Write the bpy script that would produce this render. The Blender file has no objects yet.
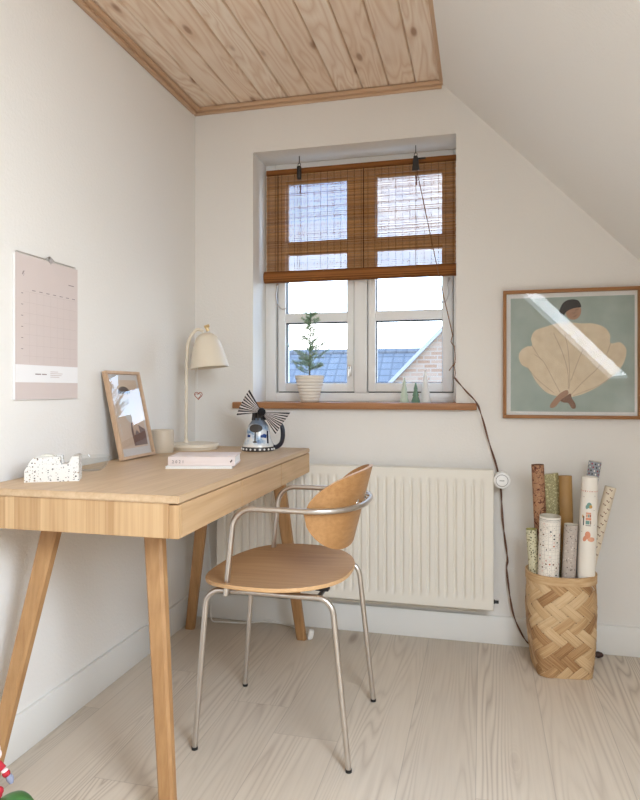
import bpy, bmesh, math, random
from mathutils import Vector, Matrix
random.seed(7)
PI = math.pi
V = Vector
scene = bpy.context.scene
COL = scene.collection

# ------------------------------------------------------------------ nodes
def new_mat(name):
    m = bpy.data.materials.new(name); m.use_nodes = True
    nt = m.node_tree; nt.nodes.clear()
    out = nt.nodes.new('ShaderNodeOutputMaterial')
    return m, nt, out

class N:
    """tiny node helper"""
    def __init__(s, nt): s.nt = nt
    def n(s, t, **kw):
        nd = s.nt.nodes.new(t)
        for k, v in kw.items(): setattr(nd, k, v)
        return nd
    def put(s, sock, v):
        if v is None: return
        if hasattr(v, 'is_linked') or isinstance(v, bpy.types.NodeSocket): s.nt.links.new(v, sock)
        else: sock.default_value = v
    def math(s, op, a, b=None, c=None, clamp=False):
        nd = s.n('ShaderNodeMath', operation=op); nd.use_clamp = clamp
        s.put(nd.inputs[0], a)
        if b is not None: s.put(nd.inputs[1], b)
        if c is not None: s.put(nd.inputs[2], c)
        return nd.outputs[0]
    def coord(s, kind='Object'): return s.n('ShaderNodeTexCoord').outputs[kind]
    def mapping(s, vec, scale=(1,1,1), loc=(0,0,0), rot=(0,0,0)):
        nd = s.n('ShaderNodeMapping'); s.put(nd.inputs[0], vec)
        nd.inputs['Scale'].default_value = scale
        nd.inputs['Rotation'].default_value = rot
        s.put(nd.inputs['Location'], loc)
        return nd.outputs[0]
    def noise(s, vec, scale=5, detail=3, rough=.5, dist=0):
        nd = s.n('ShaderNodeTexNoise'); s.put(nd.inputs['Vector'], vec)
        nd.inputs['Scale'].default_value = scale; nd.inputs['Detail'].default_value = detail
        nd.inputs['Roughness'].default_value = rough; nd.inputs['Distortion'].default_value = dist
        return nd.outputs['Fac']
    def vor(s, vec, scale=5, out='Distance', feature='F1', rnd=1):
        nd = s.n('ShaderNodeTexVoronoi', feature=feature); s.put(nd.inputs['Vector'], vec)
        nd.inputs['Scale'].default_value = scale; nd.inputs['Randomness'].default_value = rnd
        return nd.outputs[out]
    def ramp(s, fac, stops):
        nd = s.n('ShaderNodeValToRGB'); s.put(nd.inputs[0], fac)
        el = nd.color_ramp.elements
        el[0].position = stops[0][0]; el[0].color = (*stops[0][1], 1)
        el[1].position = stops[-1][0]; el[1].color = (*stops[-1][1], 1)
        for p, c in stops[1:-1]:
            e = el.new(p); e.color = (*c, 1)
        return nd.outputs[0]
    def step(s, fac, a, b):
        nd = s.n('ShaderNodeMapRange'); s.put(nd.inputs[0], fac)
        nd.inputs[1].default_value = a; nd.inputs[2].default_value = b
        return nd.outputs[0]
    def mix(s, fac, a, b, mode='MIX'):
        nd = s.n('ShaderNodeMix', data_type='RGBA', blend_type=mode)
        s.put(nd.inputs[0], fac)
        s.put(nd.inputs[6], a if not isinstance(a, tuple) else (*a[:3], 1))
        s.put(nd.inputs[7], b if not isinstance(b, tuple) else (*b[:3], 1))
        return nd.outputs[2]
    def sep(s, vec):
        nd = s.n('ShaderNodeSeparateXYZ'); s.put(nd.inputs[0], vec); return nd.outputs
    def comb(s, x, y, z):
        nd = s.n('ShaderNodeCombineXYZ')
        for i, v in enumerate((x, y, z)): s.put(nd.inputs[i], v)
        return nd.outputs[0]
    def white(s, vec):
        nd = s.n('ShaderNodeTexWhiteNoise', noise_dimensions='3D'); s.put(nd.inputs['Vector'], vec)
        return nd.outputs['Value'], nd.outputs['Color']
    def bump(s, h, strength=.2, dist=.002):
        nd = s.n('ShaderNodeBump'); nd.inputs['Strength'].default_value = strength
        nd.inputs['Distance'].default_value = dist; s.put(nd.inputs['Height'], h)
        return nd.outputs[0]
    def bsdf(s, out, col, rough=.5, metal=0, normal=None, spec=.5, sheen=None, coat=None):
        b = s.n('ShaderNodeBsdfPrincipled')
        s.put(b.inputs['Base Color'], (*col[:3], 1) if isinstance(col, tuple) else col)
        s.put(b.inputs['Roughness'], rough); s.put(b.inputs['Metallic'], metal)
        b.inputs['Specular IOR Level'].default_value = spec
        if normal is not None: s.put(b.inputs['Normal'], normal)
        if sheen: b.inputs['Sheen Weight'].default_value = sheen
        if coat: b.inputs['Coat Weight'].default_value = coat
        s.nt.links.new(b.outputs[0], out.inputs[0])
        return b

def srgb(r, g, b):
    f = lambda c: (c/255/12.92) if c/255 <= .04045 else ((c/255+.055)/1.055)**2.4
    return (f(r), f(g), f(b))

_plain = {}
def plain(name, col, rough=.5, metal=0, var=.04, scale=20, bump=0, bscale=200, spec=.5, coat=None):
    if name in _plain: return _plain[name]
    m, nt, out = new_mat(name); g = N(nt)
    co = g.coord()
    v = g.noise(co, scale, 3)
    c = g.mix(v, tuple(x*(1-var) for x in col), tuple(min(1, x*(1+var)) for x in col))
    nm = g.bump(g.noise(co, bscale, 3), bump, .001) if bump else None
    g.bsdf(out, c, rough, metal, nm, spec, coat=coat)
    _plain[name] = m
    return m

def wood(name, light, dark, axis='x', fine=90, along=2.5, cath=.5, contrast=.5, rough=.45, spec=.35, ringf=11, stripes=0):
    """straight-grained veneer; axis = grain direction in object space"""
    m, nt, out = new_mat(name); g = N(nt)
    co = g.coord()
    i = 'xyz'.index(axis)
    sc = [fine]*3; sc[i] = along
    f1 = g.noise(g.mapping(co, tuple(sc)), 1, 4, .6)
    sc2 = [7.]*3; sc2[i] = .8
    big = g.noise(g.mapping(co, tuple(sc2)), 1, 2, .5)
    rings = g.math('SINE', g.math('MULTIPLY', big, ringf*2*PI))
    rings = g.math('MULTIPLY', g.math('ADD', rings, 1), .5)
    sc3 = [3.]*3; sc3[i] = .5
    tone = g.noise(g.mapping(co, tuple(sc3), (3.1, 1.7, .4)), 1, 2)
    f = g.math('ADD', g.math('MULTIPLY', f1, 1-cath*.5), g.math('MULTIPLY', rings, cath*.35))
    f = g.math('ADD', f, g.math('MULTIPLY', g.math('SUBTRACT', tone, .5), .5))
    if stripes:
        s = g.sep(co)
        st, _ = g.white(g.comb(g.math('FLOOR', g.math('MULTIPLY', s[0], stripes)), 0, 0))
        f = g.math('ADD', f, g.math('MULTIPLY', g.math('SUBTRACT', st, .5), .55))
    c = g.ramp(f, [(.5-.35, tuple(a*(1-contrast*.05) for a in dark)), (.5, tuple((a+b)/2 for a, b in zip(light, dark))), (.85, light)])
    g.bsdf(out, c, rough, 0, g.bump(f1, .08, .0006), spec)
    return m

def glass_mat(name, f0=.04, tint=(1, 1, 1), rough=0):
    """thin pane: clear with a Schlick reflection, the same from either face"""
    m, nt, out = new_mat(name); g = N(nt)
    ge = g.n('ShaderNodeNewGeometry')
    dp = g.n('ShaderNodeVectorMath', operation='DOT_PRODUCT'); g.put(dp.inputs[0], ge.outputs['Incoming']); g.put(dp.inputs[1], ge.outputs['Normal'])
    k = g.math('POWER', g.math('SUBTRACT', 1, g.math('ABSOLUTE', dp.outputs['Value']), clamp=True), 5)
    fr = g.math('ADD', f0, g.math('MULTIPLY', k, .8*(1-f0)))
    tr = g.n('ShaderNodeBsdfTransparent'); tr.inputs[0].default_value = (*tint, 1)
    gl = g.n('ShaderNodeBsdfGlossy'); gl.inputs['Roughness'].default_value = rough
    mx = g.n('ShaderNodeMixShader')
    nt.links.new(fr, mx.inputs[0]); nt.links.new(tr.outputs[0], mx.inputs[1]); nt.links.new(gl.outputs[0], mx.inputs[2])
    nt.links.new(mx.outputs[0], out.inputs[0])
    return m

# ------------------------------------------------------------------ meshes
WM = {}      # world matrices of the thing empties
def tag(o, label=None, cat=None, group=None, kind=None):
    if label: o['label'] = label
    if cat: o['category'] = cat
    if group: o['group'] = group
    if kind: o['kind'] = kind
    return o

def thing(name, label, cat, loc=(0, 0, 0), rz=0, group=None, kind=None):
    o = bpy.data.objects.new(name, None); COL.objects.link(o)
    o.empty_display_size = .05
    o.location = loc; o.rotation_euler = (0, 0, rz)
    WM[o] = Matrix.Translation(loc) @ Matrix.Rotation(rz, 4, 'Z')
    return tag(o, label, cat, group, kind)

def obj(name, bm, mats, parent=None, smooth=True, local=False, angle=40, loc=None):
    """link a bmesh as one object; world-space vertices unless local"""
    me = bpy.data.meshes.new(name)
    o = bpy.data.objects.new(name, me)
    if parent is not None:
        if not local: bm.transform(WM[parent].inverted())
        WM[o] = WM[parent]
        o.parent = parent
    elif loc is not None:
        if not local: bm.transform(Matrix.Translation(loc).inverted())
        o.location = loc; WM[o] = Matrix.Translation(loc)
    else: WM[o] = Matrix.Identity(4)
    bmesh.ops.recalc_face_normals(bm, faces=bm.faces)
    if smooth:
        ca = math.radians(angle)
        for f in bm.faces: f.smooth = True
        for e in bm.edges:
            e.smooth = not (len(e.link_faces) == 2 and e.calc_face_angle(0) > ca)
    bm.to_mesh(me); bm.free()
    for m in (mats if isinstance(mats, (list, tuple)) else [mats]): me.materials.append(m)
    COL.objects.link(o)
    return o

def B(): return bmesh.new()

def box(bm, a, b, bev=0, seg=2, mi=0, mat=None):
    x0, y0, z0 = a; x1, y1, z1 = b
    vs = [bm.verts.new(p) for p in [(x0,y0,z0),(x1,y0,z0),(x1,y1,z0),(x0,y1,z0),(x0,y0,z1),(x1,y0,z1),(x1,y1,z1),(x0,y1,z1)]]
    fs = [bm.faces.new([vs[i] for i in f]) for f in [(3,2,1,0),(4,5,6,7),(0,1,5,4),(1,2,6,5),(2,3,7,6),(3,0,4,7)]]
    for f in fs: f.material_index = mi
    if bev:
        es = list({e for f in fs for e in f.edges})
        r = bmesh.ops.bevel(bm, geom=es, offset=bev, segments=seg, profile=.5, affect='EDGES')
        vs = list({v for v in vs if v.is_valid} | {v for f in r['faces'] for v in f.verts})
        for f in r['faces']: f.material_index = mi
    if mat is not None: bmesh.ops.transform(bm, matrix=mat, verts=vs)
    return vs

def tube(bm, pts, r, n=12, cap=True, mi=0, closed=False):
    """sweep a circle along points; r number or list"""
    pts = [V(p) for p in pts]; k = len(pts)
    rs = r if isinstance(r, (list, tuple)) else [r]*k
    tans = []
    for i in range(k):
        a = pts[(i-1) % k] if (closed or i > 0) else pts[i]
        b = pts[(i+1) % k] if (closed or i < k-1) else pts[i]
        t = (b-a); tans.append(t.normalized() if t.length > 1e-9 else V((0,0,1)))
    t0 = tans[0]; up = V((0,0,1)) if abs(t0.z) < .9 else V((1,0,0))
    nrm = (up - t0*up.dot(t0)).normalized()
    rings = []
    for i in range(k):
        t = tans[i]
        nrm = nrm - t*nrm.dot(t)
        nrm = nrm.normalized() if nrm.length > 1e-6 else t.orthogonal().normalized()
        bn = t.cross(nrm)
        rings.append([bm.verts.new(pts[i] + (nrm*math.cos(a)+bn*math.sin(a))*rs[i]) for a in [2*PI*j/n for j in range(n)]])
    for i in range(k if closed else k-1):
        A, Bq = rings[i], rings[(i+1) % k]
        for j in range(n):
            f = bm.faces.new([A[j], A[(j+1) % n], Bq[(j+1) % n], Bq[j]]); f.material_index = mi
    if cap and not closed:
        for ring in (rings[0][::-1], rings[-1]):
            f = bm.faces.new(ring); f.material_index = mi
    return rings

def smooth_path(pts, res=8):
    """Catmull-Rom through points"""
    P = [V(p) for p in pts]; out = []
    for i in range(len(P)-1):
        p0 = P[max(i-1, 0)]; p1 = P[i]; p2 = P[i+1]; p3 = P[min(i+2, len(P)-1)]
        for j in range(res):
            t = j/res
            out.append(.5*((2*p1) + (p2-p0)*t + (2*p0-5*p1+4*p2-p3)*t*t + (3*p1-p0-3*p2+p3)*t**3))
    out.append(P[-1])
    return out

def fillet(pts, rad, res=7):
    """polyline with rounded corners"""
    P = [V(p) for p in pts]; out = [P[0]]
    rads = rad if isinstance(rad, (list, tuple)) else [rad]*(len(P)-2)
    for i in range(1, len(P)-1):
        a = (P[i-1]-P[i]).normalized(); b = (P[i+1]-P[i]).normalized(); r = rads[i-1]
        ang = a.angle(b); d = r/math.tan(ang/2)
        s, e = P[i]+a*d, P[i]+b*d
        c = P[i] + (a+b).normalized()*(r/math.sin(ang/2))
        va, vb = s-c, e-c; w = va.angle(vb)
        for j in range(res+1):
            t = j/res
            out.append(c + (va*math.sin((1-t)*w)+vb*math.sin(t*w))/math.sin(w))
    out.append(P[-1])
    return out

def lathe(bm, prof, c=(0,0,0), n=40, mi=0, mat=None, capb=False, capt=False):
    rings = []; vs = []
    for r, z in prof:
        if r < 1e-6: ring = [bm.verts.new((0,0,z))]
        else: ring = [bm.verts.new((r*math.cos(2*PI*j/n), r*math.sin(2*PI*j/n), z)) for j in range(n)]
        rings.append(ring); vs += ring
    for A, C in zip(rings, rings[1:]):
        for j in range(n):
            k = (j+1) % n
            if len(A) == 1 and len(C) == 1: continue
            if len(A) == 1: f = bm.faces.new([A[0], C[k], C[j]])
            elif len(C) == 1: f = bm.faces.new([A[j], A[k], C[0]])
            else: f = bm.faces.new([A[j], A[k], C[k], C[j]])
            f.material_index = mi
    if capb and len(rings[0]) > 1: bm.faces.new(rings[0][::-1]).material_index = mi
    if capt and len(rings[-1]) > 1: bm.faces.new(rings[-1]).material_index = mi
    M = Matrix.Translation(c) @ (mat if mat is not None else Matrix.Identity(4))
    bmesh.ops.transform(bm, matrix=M, verts=vs)
    return vs

def ball(bm, c, r, seg=10, mi=0, scale=None):
    before = set(bm.verts)
    M = Matrix.Translation(c)
    if scale: M = M @ Matrix.Diagonal((*scale, 1))
    rr = bmesh.ops.create_uvsphere(bm, u_segments=seg, v_segments=max(4, seg//2+1), radius=r, matrix=M)
    for v in rr['verts']:
        for f in v.link_faces: f.material_index = mi

def prism(bm, poly, fr, depth, mi=0):
    """2-D outline -> solid; fr(u,v,w)->xyz, w from 0 to depth"""
    a = [bm.verts.new(fr(u, v, 0)) for u, v in poly]; b = [bm.verts.new(fr(u, v, depth)) for u, v in poly]
    fs = [bm.faces.new(a[::-1]), bm.faces.new(b)]
    n = len(poly)
    for i in range(n): fs.append(bm.faces.new([a[i], a[(i+1) % n], b[(i+1) % n], b[i]]))
    for f in fs: f.material_index = mi

def flat(bm, poly, fr, w=0, mi=0):
    f = bm.faces.new([bm.verts.new(fr(u, v, w)) for u, v in poly]); f.material_index = mi
    return f

def stroke(bm, pts, wd, fr, w=0, mi=0):
    """thin ribbon along a 2-D polyline"""
    n = len(pts); L = []; Rr = []
    for i in range(n):
        a = V(pts[max(i-1, 0)]); b = V(pts[min(i+1, n-1)]); t = (b-a).normalized(); q = V((-t.y, t.x))*wd/2
        p = V(pts[i]); L.append(bm.verts.new(fr(*(p+q), w))); Rr.append(bm.verts.new(fr(*(p-q), w)))
    for i in range(n-1):
        bm.faces.new([L[i], L[i+1], Rr[i+1], Rr[i]]).material_index = mi

def ell(cx, cy, rx, ry, n=20, a0=0, a1=2*PI, rot=0):
    out = []
    full = abs(a1-a0-2*PI) < 1e-6
    for i in range(n):
        a = a0+(a1-a0)*i/(n if full else n-1)
        x, y = rx*math.cos(a), ry*math.sin(a)
        out.append((cx+x*math.cos(rot)-y*math.sin(rot), cy+x*math.sin(rot)+y*math.cos(rot)))
    return out

def smooth2(pts, res=6):
    """closed smooth outline"""
    n = len(pts); out = []
    for i in range(n):
        p0, p1, p2, p3 = [V(pts[(i+k) % n]) for k in (-1, 0, 1, 2)]
        for j in range(res):
            t = j/res
            out.append(tuple(.5*((2*p1)+(p2-p0)*t+(2*p0-5*p1+4*p2-p3)*t*t+(3*p1-p0-3*p2+p3)*t**3)))
    return out

def text_faces(bm, s, size, fr, w=0, mi=0, align='LEFT'):
    cu = bpy.data.curves.new('lettering', 'FONT'); cu.body = s; cu.size = size; cu.align_x = align
    cu.resolution_u = 2
    to = bpy.data.objects.new('lettering', cu)
    me = to.to_mesh()
    vs = [bm.verts.new(fr(v.co.x, v.co.y, w)) for v in me.vertices]
    for p in me.polygons:
        try: bm.faces.new([vs[i] for i in p.vertices]).material_index = mi
        except ValueError: pass
    to.to_mesh_clear(); bpy.data.objects.remove(to); bpy.data.curves.remove(cu)

# ------------------------------------------------------------------ materials
def wall_paint(name, col):
    m, nt, out = new_mat(name); g = N(nt)
    co = g.coord()
    n1 = g.noise(co, 110, 3, .6); n2 = g.noise(co, 1.5, 2)
    c = g.mix(n2, tuple(x*.985 for x in col), tuple(min(1, x*1.015) for x in col))
    g.bsdf(out, c, .75, 0, g.bump(n1, .35, .003), .25)
    return m
M_wall = wall_paint('wall_paint', (.83, .803, .765))
M_white = plain('white_gloss_paint', (.89, .885, .87), .35, var=.01)
M_base = plain('baseboard_paint', (.82, .81, .78), .4, var=.01)
M_radi = plain('radiator_enamel', (.80, .76, .68), .35, var=.01)
M_steel = plain('brushed_steel', (.62, .58, .54), .28, 1, var=.03, scale=60)
M_chrome = plain('chrome', (.75, .74, .72), .12, 1)
M_black = plain('black_rubber', (.015, .014, .014), .5)
M_dark = plain('dark_metal', (.02, .018, .018), .4)
M_oak_top = wood('oak_veneer_top', srgb(214, 187, 154), srgb(190, 158, 122), 'y', fine=110, along=2, cath=.35)
M_oak_front = wood('oak_veneer_front', srgb(212, 179, 140), srgb(184, 147, 106), 'y', fine=110, along=2, cath=.5)
M_oak_end = wood('oak_veneer_end', srgb(208, 174, 132), srgb(176, 138, 96), 'z', fine=150, along=2, cath=.25, stripes=42)
M_oak_leg = wood('oak_leg', srgb(188, 147, 101), srgb(152, 110, 70), 'z', fine=110, along=2.2, cath=.4)
M_oak_chair = wood('oak_plywood', srgb(200, 160, 116), srgb(172, 130, 90), 'x', fine=90, along=4, cath=.22, ringf=6)
M_oak_back = wood('oak_plywood_back', srgb(190, 144, 94), srgb(158, 110, 66), 'y', fine=110, along=4, cath=.12, ringf=5)
M_ply_edge = wood('plywood_edge', srgb(222, 184, 140), srgb(196, 152, 104), 'x', fine=200, along=6, cath=.2)  # lighter than the faces: the edge highlight is put into the colour
M_sill = wood('sill_wood', srgb(182, 132, 90), srgb(142, 94, 58), 'x', fine=90, along=3, cath=.6, ringf=9)
M_frame = wood('frame_oak', srgb(176, 128, 82), srgb(140, 94, 56), 'x', fine=160, along=5, cath=.3)
M_frame_light = wood('frame_light_oak', srgb(214, 186, 158), srgb(186, 152, 122), 'z', fine=160, along=5, cath=.3)
M_glass = glass_mat('window_glass', .02)
M_picglass = glass_mat('picture_glass', .03)
M_paper = plain('white_paper', (.85, .84, .82), .7, var=.01)

def floor_mat():
    m, nt, out = new_mat('whitewashed_pine_floor'); g = N(nt)
    co = g.coord(); s = g.sep(co)
    W, L = .187, 1.9
    fx = g.math('DIVIDE', g.math('ADD', s[0], 10.03), W)
    ix = g.math('FLOOR', fx)
    r0, _ = g.white(g.comb(ix, 3.3, 0))
    fy = g.math('DIVIDE', g.math('ADD', g.math('ADD', s[1], 20), g.math('MULTIPLY', r0, L)), L)
    iy = g.math('FLOOR', fy)
    rid, rcol = g.white(g.comb(ix, iy, 7.7))
    off = g.n('ShaderNodeVectorMath', operation='SCALE'); g.put(off.inputs[0], rcol); off.inputs['Scale'].default_value = 30
    add = g.n('ShaderNodeVectorMath', operation='ADD'); g.put(add.inputs[0], co); g.put(add.inputs[1], off.outputs[0])
    lc = add.outputs[0]
    # cathedral grain: contour lines of a stretched smooth noise
    big = g.noise(g.mapping(lc, (9.5, .60, 1)), 1, 1.3, .42, .15)
    rings = g.math('FRACT', g.math('MULTIPLY', big, 21))
    rings = g.math('POWER', g.math('ABSOLUTE', g.math('SUBTRACT', g.math('MULTIPLY', rings, 2), 1)), 2.2)
    fine = g.noise(g.mapping(lc, (150, 4, 1)), 1, 3, .6)
    soft = g.noise(g.mapping(lc, (5, .9, 1), (4, 2, 1)), 1, 2)
    kn = g.vor(g.mapping(lc, (5.2, 1.5, 1)), 1)
    knot = g.step(kn, .11, .04)
    knr = g.math('MULTIPLY', g.step(kn, .22, .08), g.math('FRACT', g.math('MULTIPLY', kn, 45)))
    base = g.mix(soft, srgb(200, 186, 169), srgb(218, 206, 190))
    tone = g.math('ADD', .90, g.math('MULTIPLY', rid, .15))
    gm = g.math('MULTIPLY', rings, g.step(soft, .40, .72))
    c = g.mix(g.math('MULTIPLY', gm, .72), base, srgb(158, 139, 121))
    c = g.mix(g.math('MULTIPLY', g.step(fine, .45, .75), .16), c, srgb(165, 148, 132))
    c = g.mix(g.math('MULTIPLY', knr, .15), c, srgb(150, 126, 106))
    c = g.mix(g.math('MULTIPLY', knot, .6), c, srgb(140, 116, 98))
    hs = g.n('ShaderNodeHueSaturation'); g.put(hs.inputs['Color'], c); g.put(hs.inputs['Value'], tone)
    c = hs.outputs[0]
    # joints
    ex = g.math('ABSOLUTE', g.math('SUBTRACT', g.math('FRACT', fx), .5))
    ey = g.math('ABSOLUTE', g.math('SUBTRACT', g.math('FRACT', fy), .5))
    jx = g.step(ex, .5-.0016/W, .5-.0005/W); jy = g.step(ey, .5-.0014/L, .5-.0004/L)
    j = g.math('MAXIMUM', jx, jy)
    c = g.mix(g.math('MULTIPLY', j, .35), c, srgb(120, 104, 90))
    g.bsdf(out, c, g.math('ADD', .38, g.math('MULTIPLY', fine, .12)), 0, g.bump(g.math('SUBTRACT', fine, j), .06, .001), .4)
    return m
M_floor = floor_mat()

def pine_mat():
    m, nt, out = new_mat('pine_ceiling_boards'); g = N(nt)
    co = g.coord(); s = g.sep(co)
    ix = g.math('FLOOR', g.math('DIVIDE', s[0], .1056))
    rid, rcol = g.white(g.comb(ix, 1.1, 5.2))
    off = g.n('ShaderNodeVectorMath', operation='SCALE'); g.put(off.inputs[0], rcol); off.inputs['Scale'].default_value = 25
    add = g.n('ShaderNodeVectorMath', operation='ADD'); g.put(add.inputs[0], co); g.put(add.inputs[1], off.outputs[0])
    lc = add.outputs[0]
    big = g.noise(g.mapping(lc, (9, 1.2, 1)), 1, 2, .5, .4)
    rings = g.math('FRACT', g.math('MULTIPLY', big, 13))
    rings = g.math('POWER', g.math('ABSOLUTE', g.math('SUBTRACT', g.math('MULTIPLY', rings, 2), 1)), 1.6)
    fine = g.noise(g.mapping(lc, (140, 4, 1)), 1, 3, .6)
    kn = g.vor(g.mapping(lc, (13, 4.6, 1)), 1)
    knot = g.step(kn, .17, .08)
    halo = g.step(kn, .3, .1)
    c = g.mix(rid, srgb(236, 214, 192), srgb(243, 226, 207))
    c = g.mix(g.math('MULTIPLY', rings, .6), c, srgb(212, 176, 144))
    c = g.mix(g.math('MULTIPLY', g.step(fine, .45, .8), .22), c, srgb(212, 180, 152))
    c = g.mix(g.math('MULTIPLY', halo, .35), c, srgb(198, 158, 122))
    c = g.mix(g.math('MULTIPLY', knot, .7), c, srgb(150, 108, 80))
    g.bsdf(out, c, .55, 0, g.bump(fine, .08, .001), .3)
    return m
M_pine = pine_mat()
M_pine_trim = wood('pine_trim', srgb(220, 188, 158), srgb(192, 156, 124), 'x', fine=120, along=3, cath=.4)
M_pine_trim_y = wood('pine_trim_long', srgb(220, 188, 158), srgb(192, 156, 124), 'y', fine=120, along=3, cath=.4)

# ------------------------------------------------------------------ setting
XR = 2.2; YS = -4.3
def struct(o, label=None): o['kind'] = 'structure'; return o

bm = B(); box(bm, (-.2, YS-.2, -.08), (XR+.2, .3, 0))
struct(obj('floor', bm, M_floor, smooth=False))
bm = B(); box(bm, (-.2, YS-.2, 0), (0, .3, 2.6))
struct(obj('wall_left', bm, M_wall, smooth=False))
# window wall, 30 cm thick, deep recess for the window
WX0, WX1, WZ0, WZ1 = .265, 1.107, .925, 1.98
bm = B()
box(bm, (0, 0, 0), (WX0, .3, 2.6)); box(bm, (WX1, 0, 0), (XR+.2, .3, 2.6))
box(bm, (WX0, 0, 0), (WX1, .3, WZ0-.027)); box(bm, (WX0, 0, WZ1), (WX1, .3, 2.6))
struct(obj('wall_back', bm, M_wall, smooth=False))
bm = B(); box(bm, (XR, YS-.2, 0), (XR+.2, 0, 1.3))
struct(obj('wall_right', bm, M_wall, smooth=False))
# rear wall with a door
DX0, DX1, DZ1 = .2, 1.3, 2.05
bm = B()
box(bm, (0, YS-.2, 0), (DX0, YS, 2.6)); box(bm, (DX1, YS-.2, 0), (XR, YS, 2.6)); box(bm, (DX0, YS-.2, DZ1), (DX1, YS, 2.6))
struct(obj('wall_front', bm, M_wall, smooth=False))
d = thing('door_1', None, None, (DX0, YS-.1, 0), kind='structure')
bm = B()
for a, b in [((DX0, YS-.16, 0), (DX0+.07, YS-.08, DZ1)), ((DX1-.07, YS-.16, 0), (DX1, YS-.08, DZ1)), ((DX0+.07, YS-.16, DZ1-.07), (DX1-.07, YS-.08, DZ1)),
             ((DX0+.07, YS-.16, 0), (DX1-.07, YS-.08, .12)), ((.71, YS-.16, .12), (.79, YS-.08, DZ1-.07))]: box(bm, a, b, .004)
obj('door_frame', bm, M_white, d)
bm = B(); box(bm, (DX0+.07, YS-.14, .12), (.71, YS-.11, DZ1-.07)); box(bm, (.79, YS-.14, .12), (DX1-.07, YS-.11, DZ1-.07))
obj('door_leaf', bm, M_white, d, smooth=False)

# ceiling: ten pine boards with V-grooves
CX = 1.056; CZ = 2.19
bm = B(); n = 10; w = CX/n; xs = []
for k in range(n):
    x0 = k*w
    xs += [(x0+.0012, CZ+.006), (x0+.005, CZ), (x0+w-.005, CZ), (x0+w-.0012, CZ+.006)]
xs = [(0, CZ+.012)] + [q for k in range(n) for q in ([(k*w+.0001, CZ+.012)] if k else []) + xs[4*k:4*k+4]] + [(CX, CZ+.012)]
a = [bm.verts.new((x, YS, z)) for x, z in xs]; b = [bm.verts.new((x, 0, z)) for x, z in xs]
for i in range(len(xs)-1): bm.faces.new([a[i], a[i+1], b[i+1], b[i]])
box(bm, (0, YS, CZ+.013), (CX, 0, CZ+.06))
struct(obj('ceiling', bm, M_pine, smooth=False))
# plastered slope with a roof-window opening
SL = -1.028
def sl(x, y, off=0):
    q = V((1.028, 0, 1)).normalized()
    return V((x, y, 2.178+SL*(x-CX))) + q*off
SKX0, SKX1, SKY0, SKY1 = 1.45, 2.165, -2.78, -2.05
bm = B()
def slab(x0, x1, y0, y1, t0=0, t1=.22, target=None):
    tb = target if target is not None else bm
    p = [sl(x0, y0, t0), sl(x1, y0, t0), sl(x1, y1, t0), sl(x0, y1, t0)]; q = [sl(x0, y0, t1), sl(x1, y0, t1), sl(x1, y1, t1), sl(x0, y1, t1)]
    vs = [tb.verts.new(v) for v in p+q]
    for f in [(3,2,1,0),(4,5,6,7),(0,1,5,4),(1,2,6,5),(2,3,7,6),(3,0,4,7)]: tb.faces.new([vs[i] for i in f])
slab(CX, SKX0, YS, 0); slab(SKX1, XR+.1, YS, 0); slab(SKX0, SKX1, YS, SKY0); slab(SKX0, SKX1, SKY1, 0)
struct(obj('ceiling_slope', bm, M_wall, smooth=False))
sk = thing('window_2', None, None, tuple(sl(1.79, -2.39)), kind='structure')
bm = B()
f_ = .05
slab(SKX0, SKX0+f_*.35, SKY0, SKY1, .0, .1); slab(SKX1-f_*.35, SKX1, SKY0, SKY1, .0, .1)
slab(SKX0+f_*.35, SKX1-f_*.35, SKY0, SKY0+f_*.5, .0, .1); slab(SKX0+f_*.35, SKX1-f_*.35, SKY1-f_*.5, SKY1, .0, .1)
obj('window_frame', bm, M_white, sk, smooth=False)
bm = B(); slab(SKX0+f_*.35, SKX1-f_*.35, SKY0+f_*.5, SKY1-f_*.5, .012, .016)
obj('pane', bm, M_glass, sk, smooth=False)

# mouldings
bm = B(); box(bm, (.0, YS, 2.172), (.034, -.024, 2.188), .004); box(bm, (0, YS, 2.158), (.018, -.024, 2.172), .003)
struct(obj('trim_1', bm, M_pine_trim_y))
bm = B(); box(bm, (.0, -.024, 2.172), (CX, 0, 2.188), .004); box(bm, (0, -.014, 2.16), (CX-.004, 0, 2.172), .003)
struct(obj('trim_2', bm, M_pine_trim))
bm = B(); box(bm, (CX-.012, YS, 2.176), (CX+.006, -.024, 2.19), .003)
struct(obj('trim_3', bm, M_pine_trim_y))
# skirting
def skirt(name, a, b, ax):
    bm = B(); box(bm, a, b, .004)
    return struct(obj(name, bm, M_base))
skirt('baseboard_left', (0, YS, 0), (.014, -.0155, .112), 0)
skirt('baseboard_back', (0, -.015, 0), (XR, 0, .108), 0)
skirt('baseboard_right', (XR-.014, YS, 0), (XR, -.0155, .108), 0)

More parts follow.
